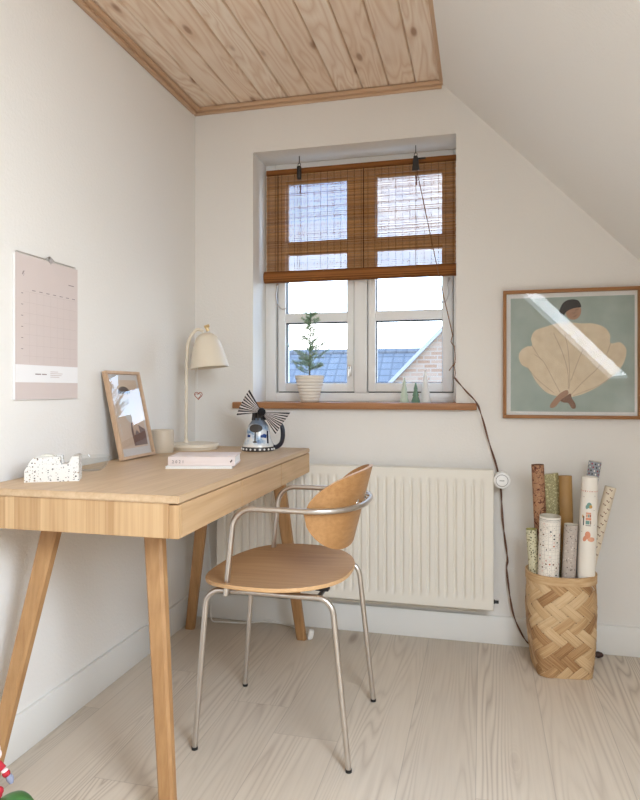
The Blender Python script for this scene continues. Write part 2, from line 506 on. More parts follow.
# ---- window in the recess
win = thing('window_1', None, None, (.683, .2, WZ0), kind='structure')
FY = .165
bm = B()
box(bm, (WX0, FY, WZ0), (.312, FY+.1, WZ1), .003); box(bm, (1.090, FY, WZ0), (WX1, FY+.1, WZ1), .003)
box(bm, (.312, FY, WZ0), (1.090, FY+.1, .964), .003); box(bm, (.312, FY, 1.945), (1.090, FY+.1, WZ1), .003)
box(bm, (.669, FY-.004, .964), (.724, FY+.1, 1.945), .003)
obj('window_frame', bm, M_white, win)
M_seal_gap = plain('seal_and_gap_shade', (.035, .035, .037), .6)  # rubber seal colour, also used for the shade strips in the sash gap
def sash(x0, x1, gx0, gx1, hinge):
    z0, z1 = .9685, 1.941
    gz = [1.006, 1.274, 1.315, 1.585, 1.632, 1.905]
    bm = B()
    y0, y1 = FY+.006, FY+.07
    box(bm, (x0, y0, z0), (gx0, y1, z1), .003); box(bm, (gx1, y0, z0), (x1, y1, z1), .003)
    for a, b in ((z0, gz[0]), (gz[1], gz[2]), (gz[3], gz[4]), (gz[5], z1)): box(bm, (gx0, y0+.002, a), (gx1, y1, b), .003)
    sf = obj('sash', bm, M_white, win)
    bm = B()
    box(bm, (gx0-.002, FY+.04, gz[0]-.002), (gx1+.002, FY+.044, gz[5]+.002))
    obj('pane', bm, M_glass, sf, smooth=False)
    bm = B()   # dark rubber seal round each pane
    for k in (0, 2, 4):
        a, b = gz[k], gz[k+1]; t = .0022; ya, yb = y0+.012, y0+.034
        box(bm, (gx0, ya, a), (gx0+t, yb, b)); box(bm, (gx1-t, ya, a), (gx1, yb, b))
        box(bm, (gx0+t, ya, a), (gx1-t, yb, a+t)); box(bm, (gx0+t, ya, b-t*2), (gx1-t, yb, b))
    obj('glazing_seal', bm, M_seal_gap, sf, smooth=False)
    return sf
s1 = sash(.3215, .6655, .356, .635, 'l')
s2 = sash(.7285, 1.086, .761, 1.0435, 'r')
# dark strips added as the shade in the gap behind the sashes
bm = B()
for x0, x1 in ((.312, .669), (.724, 1.090)):
    for a, b in (((x0, FY+.03, .964), (x0+.012, FY+.085, 1.945)), ((x1-.012, FY+.03, .964), (x1, FY+.085, 1.945)), ((x0+.012, FY+.03, .964), (x1-.012, FY+.085, .972)), ((x0+.012, FY+.03, 1.938), (x1-.012, FY+.085, 1.945))):
        pass
    t = .0045
    box(bm, (x0, FY+.05, .964), (x0+.011, FY+.09, 1.945)); box(bm, (x1-.0045, FY+.05, .964), (x1, FY+.09, 1.945)); box(bm, (x0+.011, FY+.05, .964), (x1-.0045, FY+.09, .97))
obj('seal_and_gap_shade', bm, M_seal_gap, win, smooth=False)
# espagnolette handle on the left sash, stay hooks at both outer sides
bm = B()
box(bm, (.643, FY-.004, 1.035), (.655, FY+.008, 1.085), .002); tube(bm, smooth_path([(.649, FY-.002, 1.072), (.649, FY-.018, 1.072), (.649, FY-.022, 1.062), (.648, FY-.022, 1.03)], 5), .0038, 8)
obj('window_handle', bm, M_steel, s1)
for sf, pts in ((s1, [(.322, FY-.006, 1.44), (.318, FY-.012, 1.40), (.326, FY-.016, 1.355), (.345, FY-.014, 1.335), (.363, FY-.004, 1.338)]),
                (s2, [(1.072, FY-.006, 1.44), (1.066, FY-.012, 1.41), (1.070, FY-.014, 1.375), (1.058, FY-.016, 1.345), (1.035, FY-.012, 1.343)])):
    bm = B(); tube(bm, smooth_path(pts, 6), .0026, 8); ball(bm, pts[0], .006, 8)
    obj('window_hook', bm, M_steel, sf)
bm = B()
box(bm, (.183, -.032, WZ0-.027), (1.186, -.0, WZ0), .004)
box(bm, (WX0, 0, WZ0-.027), (WX1, FY+.1, WZ0))
obj('window_sill', bm, M_sill, win)

# ------------------------------------------------------------------ outside
M_slate = None
def roof_tiles():
    m, nt, out = new_mat('blue_grey_roof_tiles'); g = N(nt)
    co = g.coord(); s = g.sep(co)
    u = g.math('FRACT', g.math('MULTIPLY', s[0], 3.2)); 
    v = g.math('FRACT', g.math('MULTIPLY', s[1], 3.4))
    id_, _ = g.white(g.comb(g.math('FLOOR', g.math('MULTIPLY', s[0], 3.2)), g.math('FLOOR', g.math('MULTIPLY', s[1], 3.4)), 0))
    sh = g.math('MULTIPLY', g.math('ADD', g.math('SINE', g.math('MULTIPLY', u, 2*PI)), 1), .5)
    c = g.mix(id_, (.092, .098, .112), (.114, .120, .134))
    edge = g.step(v, .80, .92)
    c = g.mix(g.math('MULTIPLY', edge, .9), c, (.050, .054, .064))
    c = g.mix(g.step(u, .75, .95), c, (.062, .067, .080))
    g.bsdf(out, c, .7, 0, g.bump(g.math('ADD', sh, g.math('MULTIPLY', v, -.5)), .8, .03), .3)
    return m
def brick_mat():
    m, nt, out = new_mat('pale_brickwork'); g = N(nt)
    co = g.coord(); s = g.sep(co)
    br = g.n('ShaderNodeTexBrick'); g.put(br.inputs['Vector'], g.comb(s[0], s[2], 0))
    br.inputs['Color1'].default_value = (.185, .112, .076, 1); br.inputs['Color2'].default_value = (.235, .175, .136, 1)
    br.inputs['Mortar'].default_value = (.22, .185, .155, 1); br.inputs['Scale'].default_value = 1
    br.inputs['Brick Width'].default_value = .24; br.inputs['Row Height'].default_value = .075; br.inputs['Mortar Size'].default_value = .012
    g.bsdf(out, br.outputs['Color'], .9, spec=.2)
    return m
M_slate = roof_tiles(); M_brick = brick_mat(); M_verge = plain('white_verge', (.2, .205, .215), .6)
M_render = plain('house_render', (.30, .28, .26), .9)
# far house: long tiled roof seen across the yard
hs = thing('far_house', 'house with a blue-grey tiled roof seen through both window casements', 'house', (-4, 15, -3))
bm = B()
eave, ridge = (12.6, -.9), (16.2, 2.02)
prism(bm, [(eave[0]+.3, -3), (eave[0]+.3, eave[1]+.05), (ridge[0], ridge[1]-.12), (2*ridge[0]-eave[0]-.3, eave[1]+.05), (2*ridge[0]-eave[0]-.3, -3)], lambda u, v, w_: V((-10+w_, u, v)), 15)
obj('house_wall', bm, M_render, hs, smooth=False)
import mathutils
sd = V((0, ridge[0]-eave[0], ridge[1]-eave[1])); sdl = sd.length; sd.normalize(); sn = V((0, -sd.z, sd.y))
Mr = Matrix(((1, 0, 0, 0), (0, sd.y, sn.y, eave[0]), (0, sd.z, sn.z, eave[1]), (0, 0, 0, 1)))
def roof_slab(parent, M, x0, x1, L):
    bm = B(); box(bm, (x0, 0, 0), (x1, L, .06))
    me = bpy.data.meshes.new('roof'); bmesh.ops.recalc_face_normals(bm, faces=bm.faces); bm.to_mesh(me); bm.free()
    me.materials.append(M_slate)
    o = bpy.data.objects.new('roof', me); COL.objects.link(o)
    o.parent = parent; o.matrix_local = WM[parent].inverted() @ M
    return o
roof_slab(hs, Mr, -11, 6, sdl)
Mr2 = Matrix.Translation((0, 2*ridge[0], 0)) @ Matrix.Diagonal((1, -1, 1, 1)) @ Mr
roof_slab(hs, Mr2, -11, 6, sdl)
bm = B(); tube(bm, [(-11, ridge[0], ridge[1]+.04), (6, ridge[0], ridge[1]+.04)], .11, 12)
obj('ridge_cap', bm, M_slate, hs)
# near gable of the neighbour on the right
gh = thing('gable_house', 'house with a pale brick gable and white verge seen in the right-hand casement', 'house', (2, 9, -3))
gx = lambda z: -.44+(z-1.09)/1.03
AP = (2.3, 1.09+(2.3+.44)*1.03)
bm = B()
prism(bm, [(gx(-1)+.075, -3), (gx(-1)+.075, -1), (AP[0], AP[1]-.078), (2*AP[0]-gx(-1)-.075, -1), (2*AP[0]-gx(-1)-.075, -3)], lambda u, v, w_: V((u, 9+w_, v)), 3.0)
obj('gable_wall', bm, M_brick, gh, smooth=False)
bm = B()
for sgn in (1, -1):
    q = lambda x: AP[0]+sgn*(x-AP[0])
    prism(bm, [(q(gx(-1.2)), -1.2), (q(AP[0]), AP[1]), (q(AP[0]), AP[1]-.09), (q(gx(-1.2)+.087), -1.2)], lambda u, v, w_: V((u, 8.9+w_, v)), .12)
obj('verge_board', bm, M_verge, gh, smooth=False)
bm = B()
for sgn in (1, -1):
    q = lambda x: AP[0]+sgn*(x-AP[0])
    prism(bm, [(q(gx(-1.2)), -1.2), (q(AP[0]), AP[1]), (q(AP[0]), AP[1]-.08), (q(gx(-1.2)+.08), -1.2)], lambda u, v, w_: V((u, 9.02+w_, v)), 3.1)
obj('roof', bm, M_slate, gh, smooth=False)
bm = B(); box(bm, (-40, .5, -3.1), (40, 60, -3.0))
struct(obj('ground_outside', bm, plain('grey_paving', (.2, .2, .19), .9), smooth=False))

# ------------------------------------------------------------------ radiator
rad = thing('radiator', 'white ribbed wall radiator under the window', 'radiator', (.69, -.06, .157))
RX0, RX1, RZ0, RZ1, RY = .14, 1.247, .155, .678, -.098
def ribbed_panel(x0, x1, z0, z1, y, sgn, pitch=.0333):
    bm = B()
    n = int(round((x1-x0-.05)/pitch)); p = (x1-x0-.05)/n
    prof = [0, 0, .0, .45, 1, 1, .45, 0]  # groove depth across one rib
    us = [0, .1, .26, .36, .46, .54, .64, .74]
    xs = [x0, x0+.004, x0+.018]; gs = [None, None, 0]
    xs = [(x0, 0), (x0+.025, 0)]
    cols = [(x0+.0, 0., -1), (x0+.003, 0., 0), (x0+.02, 0., 0)]
    for k in range(n):
        for u, d in zip(us, prof): cols.append((x0+.025+(k+u)*p, d, abs(u-.5)))
    cols += [(x1-.02, 0., 0), (x1-.003, 0., 0), (x1, 0., -1)]
    zr = [z0, z0+.003, z0+.030, z0+.036, z0+.050, z0+.066, z0+.085, z1-.085, z1-.066, z1-.050, z1-.036, z1-.030, z1-.003, z1]
    amp = [0, 0, 0, .05, .5, .85, 1, 1, .85, .5, .05, 0, 0, 0]
    G = []
    for x, d, e in cols:
        col = []
        for z, a in zip(zr, amp):
            # tapering groove ends: the groove narrows towards a point
            dd = .0085*max(0, min(1, d*1.0))*a
            ed = .003 if (e == -1 or z in (z0, z1)) else 0
            col.append(bm.verts.new((x, y+sgn*(dd+ed), z)))
        G.append(col)
    for i in range(len(G)-1):
        for j in range(len(zr)-1): bm.faces.new([G[i][j], G[i+1][j], G[i+1][j+1], G[i][j+1]])
    # back skin
    bb = [bm.verts.new(q) for q in ((x0, y+sgn*.014, z0), (x1, y+sgn*.014, z0), (x1, y+sgn*.014, z1), (x0, y+sgn*.014, z1))]
    bm.faces.new(bb)
    edge = [c[0] for c in G]; top = [c[-1] for c in G]
    bm.faces.new(edge+[bb[1], bb[0]]); bm.faces.new(top+[bb[2], bb[3]])
    bm.faces.new(G[0]+[bb[3], bb[0]]); bm.faces.new(G[-1]+[bb[2], bb[1]])
    return bm
obj('front_panel', ribbed_panel(RX0, RX1, RZ0, RZ1, RY, 1), M_radi, rad, angle=30)
obj('rear_panel', ribbed_panel(RX0+.004, RX1-.004, RZ0+.004, RZ1-.004, -.022, -1), M_radi, rad, angle=30)
bm = B()   # convector fins between the panels
for k in range(60):
    x = RX0+.03+k*(RX1-RX0-.06)/59
    box(bm, (x, RY+.016, RZ0+.03), (x+.001, -.04, RZ1-.03))
obj('convector', bm, M_radi, rad, smooth=False)
bm = B()
for k in range(46):
    x = RX0+.01+k*(RX1-RX0-.03)/45
    box(bm, (x, RY+.018, RZ1-.010), (x+.010, -.040, RZ1-.006))
box(bm, (RX0, RY+.012, RZ1-.012), (RX1, RY+.018, RZ1-.001)); box(bm, (RX0, -.042, RZ1-.012), (RX1, -.036, RZ1-.001))
obj('top_grille', bm, M_radi, rad, smooth=False)
for x in (RX0+.001, RX1-.005):
    bm = B(); box(bm, (x, RY+.014, RZ0+.01), (x+.004, -.037, RZ1-.002), .001); obj('side_panel', bm, M_radi, rad)
for x in (.32, 1.05):
    bm = B(); box(bm, (x, -.03, RZ0+.06), (x+.03, -.001, RZ1-.06)); obj('bracket', bm, M_radi, rad, smooth=False)
for z in (.128, .146):   # two flow pipes running below the panel along the wall
    bm = B(); tube(bm, [(RX0+.02, -.024, z), (RX1-.06, -.024, z)], .007, 10); obj('pipe', bm, M_radi, rad)
bm = B()
RyX = Matrix.Rotation(PI/2, 4, 'X')
lathe(bm, [(.010, -.004), (.014, 0), (.0285, .004), (.031, .012), (.031, .040), (.0295, .047), (.025, .050), (.0, .051)], (1.277, -.045, .64), 32, mat=RyX)
vk = obj('thermostat_valve', bm, M_white, rad)
bm = B(); lathe(bm, [(.0205, .0), (.0205, .0008), (.0225, .0008), (.0225, 0)], (1.277, -.0955, .64), 32, mat=RyX)
fr = lambda u, v, w_: V((1.277+u, -.0965-w_, .64+v))
for k in range(5): flat(bm, [(-.0085+k*.0035, -.0022), (-.006+k*.0035, -.0022), (-.006+k*.0035, .0022), (-.0085+k*.0035, .0022)], fr)
obj('valve_ring', bm, plain('grey_print', (.30, .29, .28), .5), vk)
bm = B(); tube(bm, [(1.242, -.06, .64), (1.252, -.06, .64)], .011, 6); tube(bm, [(1.252, -.06, .64), (1.275, -.06, .64)], .0075, 12)
tube(bm, [(1.275, -.06, .64), (1.275, -.001, .64)], .007, 12)
obj('valve_body', bm, plain('dark_brass', (.16, .13, .10), .35, 1), rad)
bm = B(); tube(bm, [(1.244, -.06, .178), (1.252, -.06, .178)], .0085, 6); tube(bm, [(1.252, -.06, .178), (1.266, -.06, .178)], .006, 12)
obj('bleed_valve', bm, M_black, rad)

# ------------------------------------------------------------------ desk
DT = .747
desk = thing('desk', 'light oak writing desk with three drawers and splayed legs against the left wall', 'desk', (.29, -.70, 0))
c0 = {'nl': (.035, -1.295), 'nr': (.567, -1.295), 'fl': (.012, -.12), 'fr': (.546, -.12)}
def dk(u, v):   # u across (0 wall..1 room) v along (0 near..1 far)
    a = V(c0['nl']).lerp(V(c0['nr']), u); b = V(c0['fl']).lerp(V(c0['fr']), u)
    return a.lerp(b, v)
def dbox(bm, u0, v0, u1, v1, z0, z1, bev=.002):
    ps = [dk(u0, v0), dk(u1, v0), dk(u1, v1), dk(u0, v1)]
    vs = [bm.verts.new((*p, z0)) for p in ps]+[bm.verts.new((*p, z1)) for p in ps]
    fs = [bm.faces.new([vs[i] for i in f]) for f in [(3,2,1,0),(4,5,6,7),(0,1,5,4),(1,2,6,5),(2,3,7,6),(3,0,4,7)]]
    if bev: bmesh.ops.bevel(bm, geom=list({e for f in fs for e in f.edges}), offset=bev, segments=2, affect='EDGES')
bm = B(); dbox(bm, 0, 0, 1, 1, DT-.017, DT, .0025); obj('tabletop', bm, M_oak_top, desk)
bm = B(); dbox(bm, .004, .002, .955, .018, .653, DT-.0175, .0015); dbox(bm, .955, .002, .9985, .0145, .653, DT-.0205, .0015)
obj('side_panel', bm, M_oak_end, desk)
bm = B(); dbox(bm, .004, .982, .955, .998, .653, DT-.0175, .0015); obj('side_panel', bm, M_oak_end, desk)
bm = B(); dbox(bm, .004, .0185, .03, .9815, .653, DT-.0175, .001); obj('back_panel', bm, M_oak_front, desk)
bm = B(); dbox(bm, .0305, .0185, .955, .9815, .66, .668, 0); obj('bottom_panel', bm, M_oak_front, desk)
for k in range(3):
    a = .0155+k*.3275; b = a+.3245
    if k == 2: b = .998
    bm = B(); dbox(bm, .9565, a, .9985, b, .653, DT-.0195, .0012)
    obj('drawer', bm, M_oak_front, desk)
def dleg(top, foot, w=.047, d=.033):
    bm = B(); t = V(top); f = V(foot)
    rings = []
    for p, s in ((t, 1.0), (f, .80)):
        hw, hd = w*s/2, d*s/2; c = .006
        o8 = [(-hw+c, -hd), (hw-c, -hd), (hw, -hd+c), (hw, hd-c), (hw-c, hd), (-hw+c, hd), (-hw, hd-c), (-hw, -hd+c)]
        rings.append([bm.verts.new((p.x+x, p.y+y, p.z)) for x, y in o8])
    for j in range(8): bm.faces.new([rings[0][j], rings[0][(j+1) % 8], rings[1][(j+1) % 8], rings[1][j]])
    bm.faces.new(rings[0][::-1]); bm.faces.new(rings[1])
    obj('leg', bm, M_oak_leg, desk, angle=25)
dleg((.163, -1.165, .659), (.038, -1.25, 0)); dleg((.440, -1.168, .659), (.522, -1.252, 0))
dleg((.156, -.225, .659), (.047, -.148, 0)); dleg((.447, -.225, .659), (.520, -.145, 0))

# ------------------------------------------------------------------ chair
ch = thing('dining_chair', 'oak plywood armchair with a tubular steel frame pulled up to the desk', 'chair', (.66, -.765, 0))
YC = -.765; HR = .183
TR = .0078
for s in (-1, 1):
    yr = YC+s*HR; yf = YC+s*.193
    top_f = V((.478, yr, .436)); top_r = V((.828, yr, .436))
    path = fillet([(.447, yf, .006), top_f, top_r, (.874, yf, .006)], [.045, .045])
    half = len(path)//2
    mid = (path[half]+path[half-1])/2
    # split the tube: front leg, side rail, rear leg
    k1 = 1+4; k2 = len(path)-1-5
    kf = 8; kr = len(path)-9
    bm = B(); tube(bm, path[:kf+1], TR, 14); obj('leg', bm, M_steel, ch)
    bm = B(); tube(bm, path[kf:kr+1], TR, 14, cap=False); obj('side_rail', bm, M_steel, ch)
    bm = B(); tube(bm, path[kr:], TR, 14); obj('leg', bm, M_steel, ch)
    for x in (.447, .874):
        bm = B(); tube(bm, [(x, yf, .0), (x, yf, .008)], [.0084, .0088], 14); obj('foot_cap', bm, M_black, ch)
for x in (.52, .79):
    bm = B(); tube(bm, [(x, YC-HR, .436), (x, YC+HR, .436)], .006, 10)
    for s in (-1, 1): box(bm, (x-.018, YC+s*.13-.012, .44), (x+.018, YC+s*.13+.012, .448), .002)
    obj('cross_bar', bm, M_dark, ch)
# continuous arm and back rail
AZ = .662; AY = .199
half = []
pts = [(.522, -AY, .428), (.526, -AY, .45), (.533, -AY, AZ), (.735, -AY, AZ)]
front = fillet([(.540, -AY, .428), (.563, -AY, AZ), (.74, -AY, AZ)], [.058], 8)
arc = []
for i in range(1, 40):
    a = -PI/2+PI*i/40
    ca, sa = math.cos(a), math.sin(a)
    e = 2/2.35
    arc.append(V((.74+.152*abs(ca)**e, AY*math.copysign(abs(sa)**e, sa), AZ)))
front2 = [V((p.x, -p.y, p.z)) for p in reversed(front)]
rail = [V((p.x, p.y+YC, p.z)) for p in front+arc+front2]
bm = B(); tube(bm, rail, TR, 14); obj('arm_rail', bm, M_steel, ch)
# seat shell
def superell(a, n): return math.copysign(abs(math.cos(a))**(2/n), math.cos(a)), math.copysign(abs(math.sin(a))**(2/n), math.sin(a))
def seat_mesh():
    bm = B(); NA, NR = 72, 10
    def pt(a, r):
        cxx, syy = superell(a, 2.5)
        x = cxx*(.196 if cxx > 0 else .218)*r; y = syy*.243*r*(1.0-.10*max(0, cxx)**1.5)
        rr = r
        z = .456 + .012*(abs(syy)*rr)**2 + .006*max(0, cxx*rr)**2 - .007*max(0, -cxx*rr)**3
        return V((.648+x, YC+y, z))
    layers = []
    th = .0105
    for off in (0, -th):
        cen = bm.verts.new(pt(0, 0)+V((0, 0, off)))
        rings = [[bm.verts.new(pt(2*PI*j/NA, i/NR)+V((0, 0, off)) - (V((math.cos(2*PI*j/NA), math.sin(2*PI*j/NA), 0))*.0015 if (i == NR) else V((0, 0, 0)))) for j in range(NA)] for i in range(1, NR+1)]
        layers.append((cen, rings))
        for j in range(NA):
            bm.faces.new([cen, rings[0][j], rings[0][(j+1) % NA]])
            for i in range(NR-1): bm.faces.new([rings[i][j], rings[i+1][j], rings[i+1][(j+1) % NA], rings[i][(j+1) % NA]])
    A, C = layers[0][1][-1], layers[1][1][-1]
    M_ = []
    for j in range(NA):
        p = (A[j].co+C[j].co)/2 + V((math.cos(2*PI*j/NA), math.sin(2*PI*j/NA), 0))*.0015
        M_.append(bm.verts.new(p))
    for j in range(NA):
        k = (j+1) % NA
        bm.faces.new([A[j], A[k], M_[k], M_[j]]).material_index = 1; bm.faces.new([M_[j], M_[k], C[k], C[j]]).material_index = 1
    return bm
obj('seat', seat_mesh(), [M_oak_chair, M_ply_edge], ch, angle=60)
# back shell: wraps inside the rail, tall at the rear, rounded ends
def back_mesh():
    bm = B(); NU, NV = 48, 12; th = .010
    def base(t):   # t in -1..1 along the arc
        a = t*math.radians(86)
        ca, sa = math.cos(a), math.sin(a); e = 2/2.2
        return V((.742+.133*abs(ca)**e, YC+.186*math.copysign(abs(sa)**e, sa), 0)), V((ca, sa, 0))
    def P(t, v, o):
        p, nrm = base(t)
        h = max(.0, 1-abs(t)**2.3)**.55
        up = .110*h; dn = .112*h
        z = AZ-.012+(up*v if v > 0 else dn*v)
        lean = (z-AZ)*.26
        return V((p.x+lean*(.35+.65*nrm.x), p.y+lean*nrm.y*.25, z)) - nrm*o
    G = []
    for o in (0, th):
        G.append([[bm.verts.new(P(-1+2*i/NU, -1+2*j/NV, o)) for j in range(NV+1)] for i in range(NU+1)])
    for g in G:
        for i in range(NU):
            for j in range(NV):
                bm.faces.new([g[i][j], g[i+1][j], g[i+1][j+1], g[i][j+1]])
    for i in range(NU):
        for j in (0, NV): bm.faces.new([G[0][i][j], G[0][i+1][j], G[1][i+1][j], G[1][i][j]]).material_index = 1
    for i in (0, NU):
        for j in range(NV):
            try: bm.faces.new([G[0][i][j], G[0][i][j+1], G[1][i][j+1], G[1][i][j]]).material_index = 1
            except ValueError: pass
    bmesh.ops.remove_doubles(bm, verts=bm.verts, dist=1e-5)
    return bm
obj('backrest', back_mesh(), [M_oak_back, M_ply_edge], ch, angle=60)
for s in (-1, 1):
    bm = B()
    y = YC+s*.06
    tube(bm, [(.860, y, AZ+.002), (.885, y*1.0, AZ)], .010, 14); ball(bm, (.872, y, AZ+.002), .0125, 12, scale=(.5, 1, 1))
    obj('bracket', bm, M_chrome, ch)

# ------------------------------------------------------------------ desk lamp
M_cream = plain('cream_lacquer', srgb(224, 212, 192), .4, var=.01)
M_cream_in = plain('cream_lacquer_inside', srgb(236, 230, 218), .5, var=.01)
M_brass = plain('brass', (.70, .52, .28), .3, 1)
LX, LY = .118, -.262
lamp = thing('desk_lamp', 'cream metal desk lamp with a bell shade at the far end of the desk', 'lamp', (LX, LY, DT))
bm = B(); lathe(bm, [(0, 0), (.089, 0), (.091, .003), (.091, .006), (.095, .010), (.095, .019), (.093, .022), (0, .0225)], (LX, LY, DT), 56)
obj('base', bm, M_cream, lamp)
SX, SY = .178, LY+.012       # shade centre
stem_x = LX-.034
bm = B()
stem = smooth_path([(stem_x, LY, DT+.02), (stem_x+.001, LY, .95), (stem_x+.004, LY, 1.12), (stem_x+.014, LY+.002, 1.175), (stem_x+.034, LY+.005, 1.205), (SX-.045, SY-.003, 1.212), (SX-.026, SY, 1.204)], 10)
tube(bm, stem, .0062, 12); lathe(bm, [(.010, 0), (.010, .006), (.0075, .01), (.0062, .014)], (stem_x, LY, DT+.022), 16)
obj('stem', bm, M_cream, lamp)
bm = B()
prof = [(.006, .137), (.018, .135), (.031, .128), (.042, .116), (.051, .098), (.058, .076), (.064, .052), (.070, .026), (.075, 0)]
tilt = Matrix.Rotation(math.radians(-6), 4, 'Y') @ Matrix.Rotation(math.radians(0), 4, 'X')
inner = [(r-.0022 if r > .005 else r, z-.0018) for r, z in reversed(prof)]
inner[0] = (.072, 0)
lathe(bm, [(0, .1375)]+prof+inner+[(0, .135)], (SX, SY, 1.063), 48, mat=tilt)
shade = obj('shade', bm, M_cream, lamp, angle=50)
bm = B(); ball(bm, (SX+.006, SY, 1.105), .027, 18, scale=(1, 1, 1.1)); tube(bm, [(SX+.01, SY, 1.13), (SX+.015, SY, 1.185)], .013, 14)
obj('bulb', bm, plain('opal_bulb', (.8, .79, .76), .3), lamp)
bm = B(); kp = V((SX-.006, SY, 1.205)); tube(bm, [kp, kp+V((-.006, -.002, .014))], .007, 12); tube(bm, [kp+V((-.014, -.004, .016)), kp+V((.004, 0, .022))], .006, 12)
obj('joint', bm, M_brass, lamp)
# heart ornament hung from the lamp
hx, hy, hz = .134, -.258, .963
ht = thing('hanging_heart', 'small copper wire heart on a white bead chain hanging under the lamp shade', 'ornament', (hx, hy, 1.06))
bm = B()
for i in range(17): ball(bm, (hx-.004+.0006*math.sin(i), hy, 1.064-i*.0051), .0022, 6)
obj('bead_chain', bm, plain('white_beads', (.85, .84, .82), .3), ht)
def heart(t):
    return .0010*16*math.sin(t)**3, .0010*(13*math.cos(t)-5*math.cos(2*t)-2*math.cos(3*t)-math.cos(4*t))
bm = B()
hp = [V((hx+heart(2*PI*i/40)[0], hy, hz-.008+heart(2*PI*i/40)[1])) for i in range(40)]
tube(bm, hp, .0016, 8, closed=True); hp2 = [V((hx-.004+.72*(p.x-hx), hy+.004, hz-.010+.72*(p.z-hz+.008))) for p in hp]; tube(bm, hp2, .0011, 8, closed=True)
obj('heart', bm, plain('copper_wire', srgb(176, 108, 84), .3, .8), ht)
bm = B(); tube(bm, [(hx-.002, hy, .965), (hx-.002, hy, .785)], .0006, 6); obj('thread', bm, M_paper, ht)

# ------------------------------------------------------------------ mug
mx, my = .066, -.424
def mug_mat():
    m, nt, out = new_mat('speckled_stoneware'); g = N(nt)
    c = g.mix(g.step(g.vor(g.coord(), 260), .16, .1), srgb(206, 192, 172), srgb(168, 150, 128))
    g.bsdf(out, c, .45); return m
bm = B()
lathe(bm, [(0, 0), (.039, 0), (.0415, .004), (.0435, .03), (.0435, .06), (.0425, .082), (.0405, .084), (.0385, .082), (.0395, .04), (.037, .008), (0, .007)], (mx, my, DT), 40)
tag(obj('mug', bm, mug_mat(), loc=(mx, my, DT)), 'beige stoneware cup between the leaning photo frame and the lamp', 'cup')

# ------------------------------------------------------------------ book and notepad
M_pink = plain('pink_cloth', srgb(222, 208, 203), .75, var=.03, bump=.2, bscale=600)
ang = math.atan2(.242, .97)
def bk(px, py, pz):   # local (u along spine, v depth, w up) -> world
    e1 = V((math.cos(ang), math.sin(ang), 0)); e2 = V((-math.sin(ang), math.cos(ang), 0))
    return lambda u, v, w_: V((px, py, pz))+e1*u+e2*v+V((0, 0, w_))
def fbox(bm, fr, a, b, bev=.0, mi=0):
    M = Matrix((( *(fr(1,0,0)-fr(0,0,0)), 0), (*(fr(0,1,0)-fr(0,0,0)), 0), (*(fr(0,0,1)-fr(0,0,0)), 0), (0,0,0,1))).transposed()
    M = Matrix.Translation(fr(0,0,0)) @ M
    box(bm, a, b, bev, 2, mi, M)
NPX, NPY = .308, -.858
fr = bk(NPX, NPY, DT)
nb = thing('notepad', 'white notepad lying on the desk under the pink book', 'notepad', (NPX, NPY, DT), ang)
bm = B(); fbox(bm, fr, (0, 0, .001), (.193, .165, .006)); obj('page_block', bm, M_paper, nb, smooth=False)
bm = B(); fbox(bm, fr, (-.001, -.001, 0), (.194, .166, .001)); fbox(bm, fr, (-.001, -.001, .006), (.194, .166, .007)); obj('cover', bm, M_white, nb, smooth=False)
bm = B()
for k in range(34): tube(bm, [fr(.004+k*.0056, -.0022+.0042*math.cos(a), .0035+.0042*math.sin(a)) for a in [2*PI*j/8 for j in range(8)]], .0005, 5, closed=True)
obj('wire_binding', bm, M_white, nb)
fr = bk(NPX+.004, NPY+.006, DT+.0075)
book = thing('planner_book', 'pale pink cloth-bound book with a date on its spine lying on the notepad', 'book', (NPX+.004, NPY+.006, DT+.0075), ang)
BW, BD, BH = .196, .148, .0265
bm = B(); fbox(bm, fr, (0, .0, 0), (BW, BD, .0025), .0008); fbox(bm, fr, (0, .0, BH-.0025), (BW, BD, BH), .0008); fbox(bm, fr, (0, 0, .0025), (BW, .003, BH-.0025), .0005)
cv = obj('cover', bm, M_pink, book)
bm = B(); fbox(bm, fr, (.003, .003, .0026), (BW-.003, BD-.003, BH-.0026)); obj('page_block', bm, M_paper, book, smooth=False)
bm = B(); f2 = lambda u, v, w_: fr(u, -w_, v)
text_faces(bm, '2 0 2 1', .0125, lambda u, v, w_: f2(.012+u, .008+v, w_), .0006)
obj('spine_print', bm, plain('dark_foil', (.10, .07, .06), .4), book, smooth=False)
bm = B(); stroke(bm, [(.1835, .010), (.188, .018)], .0035, f2, .0006); stroke(bm, [(.182, .013), (.189, .015)], .0025, f2, .0006)
obj('spine_emblem', bm, plain('dark_foil', (.10, .07, .06), .4), book, smooth=False)

# ------------------------------------------------------------------ tape dispenser
def terrazzo():
    m, nt, out = new_mat('terrazzo'); g = N(nt)
    co = g.coord()
    v1 = g.n('ShaderNodeTexVoronoi'); g.put(v1.inputs['Vector'], g.mapping(co, (1, 1, 1.3))); v1.inputs['Scale'].default_value = 165
    chips = g.step(g.math('ADD', v1.outputs['Distance'], g.math('MULTIPLY', g.sep(v1.outputs['Color'])[0], .5)), .46, .42)
    v2 = g.n('ShaderNodeTexVoronoi'); g.put(v2.inputs['Vector'], co); v2.inputs['Scale'].default_value = 330
    ch2 = g.step(g.math('ADD', v2.outputs['Distance'], g.math('MULTIPLY', g.sep(v2.outputs['Color'])[0], .9)), .42, .38)
    tone = g.ramp(g.sep(v1.outputs['Color'])[1], [(0, (.03, .035, .045)), (.6, (.09, .08, .08)), (.8, (.32, .22, .15)), (1, (.4, .36, .3))])
    c = g.mix(chips, (.78, .765, .73), tone); c = g.mix(g.math('MULTIPLY', ch2, .75), c, (.14, .14, .15))
    g.bsdf(out, c, .4); return m
tpx, tpy = .100, -1.200
ang_t = math.radians(27)
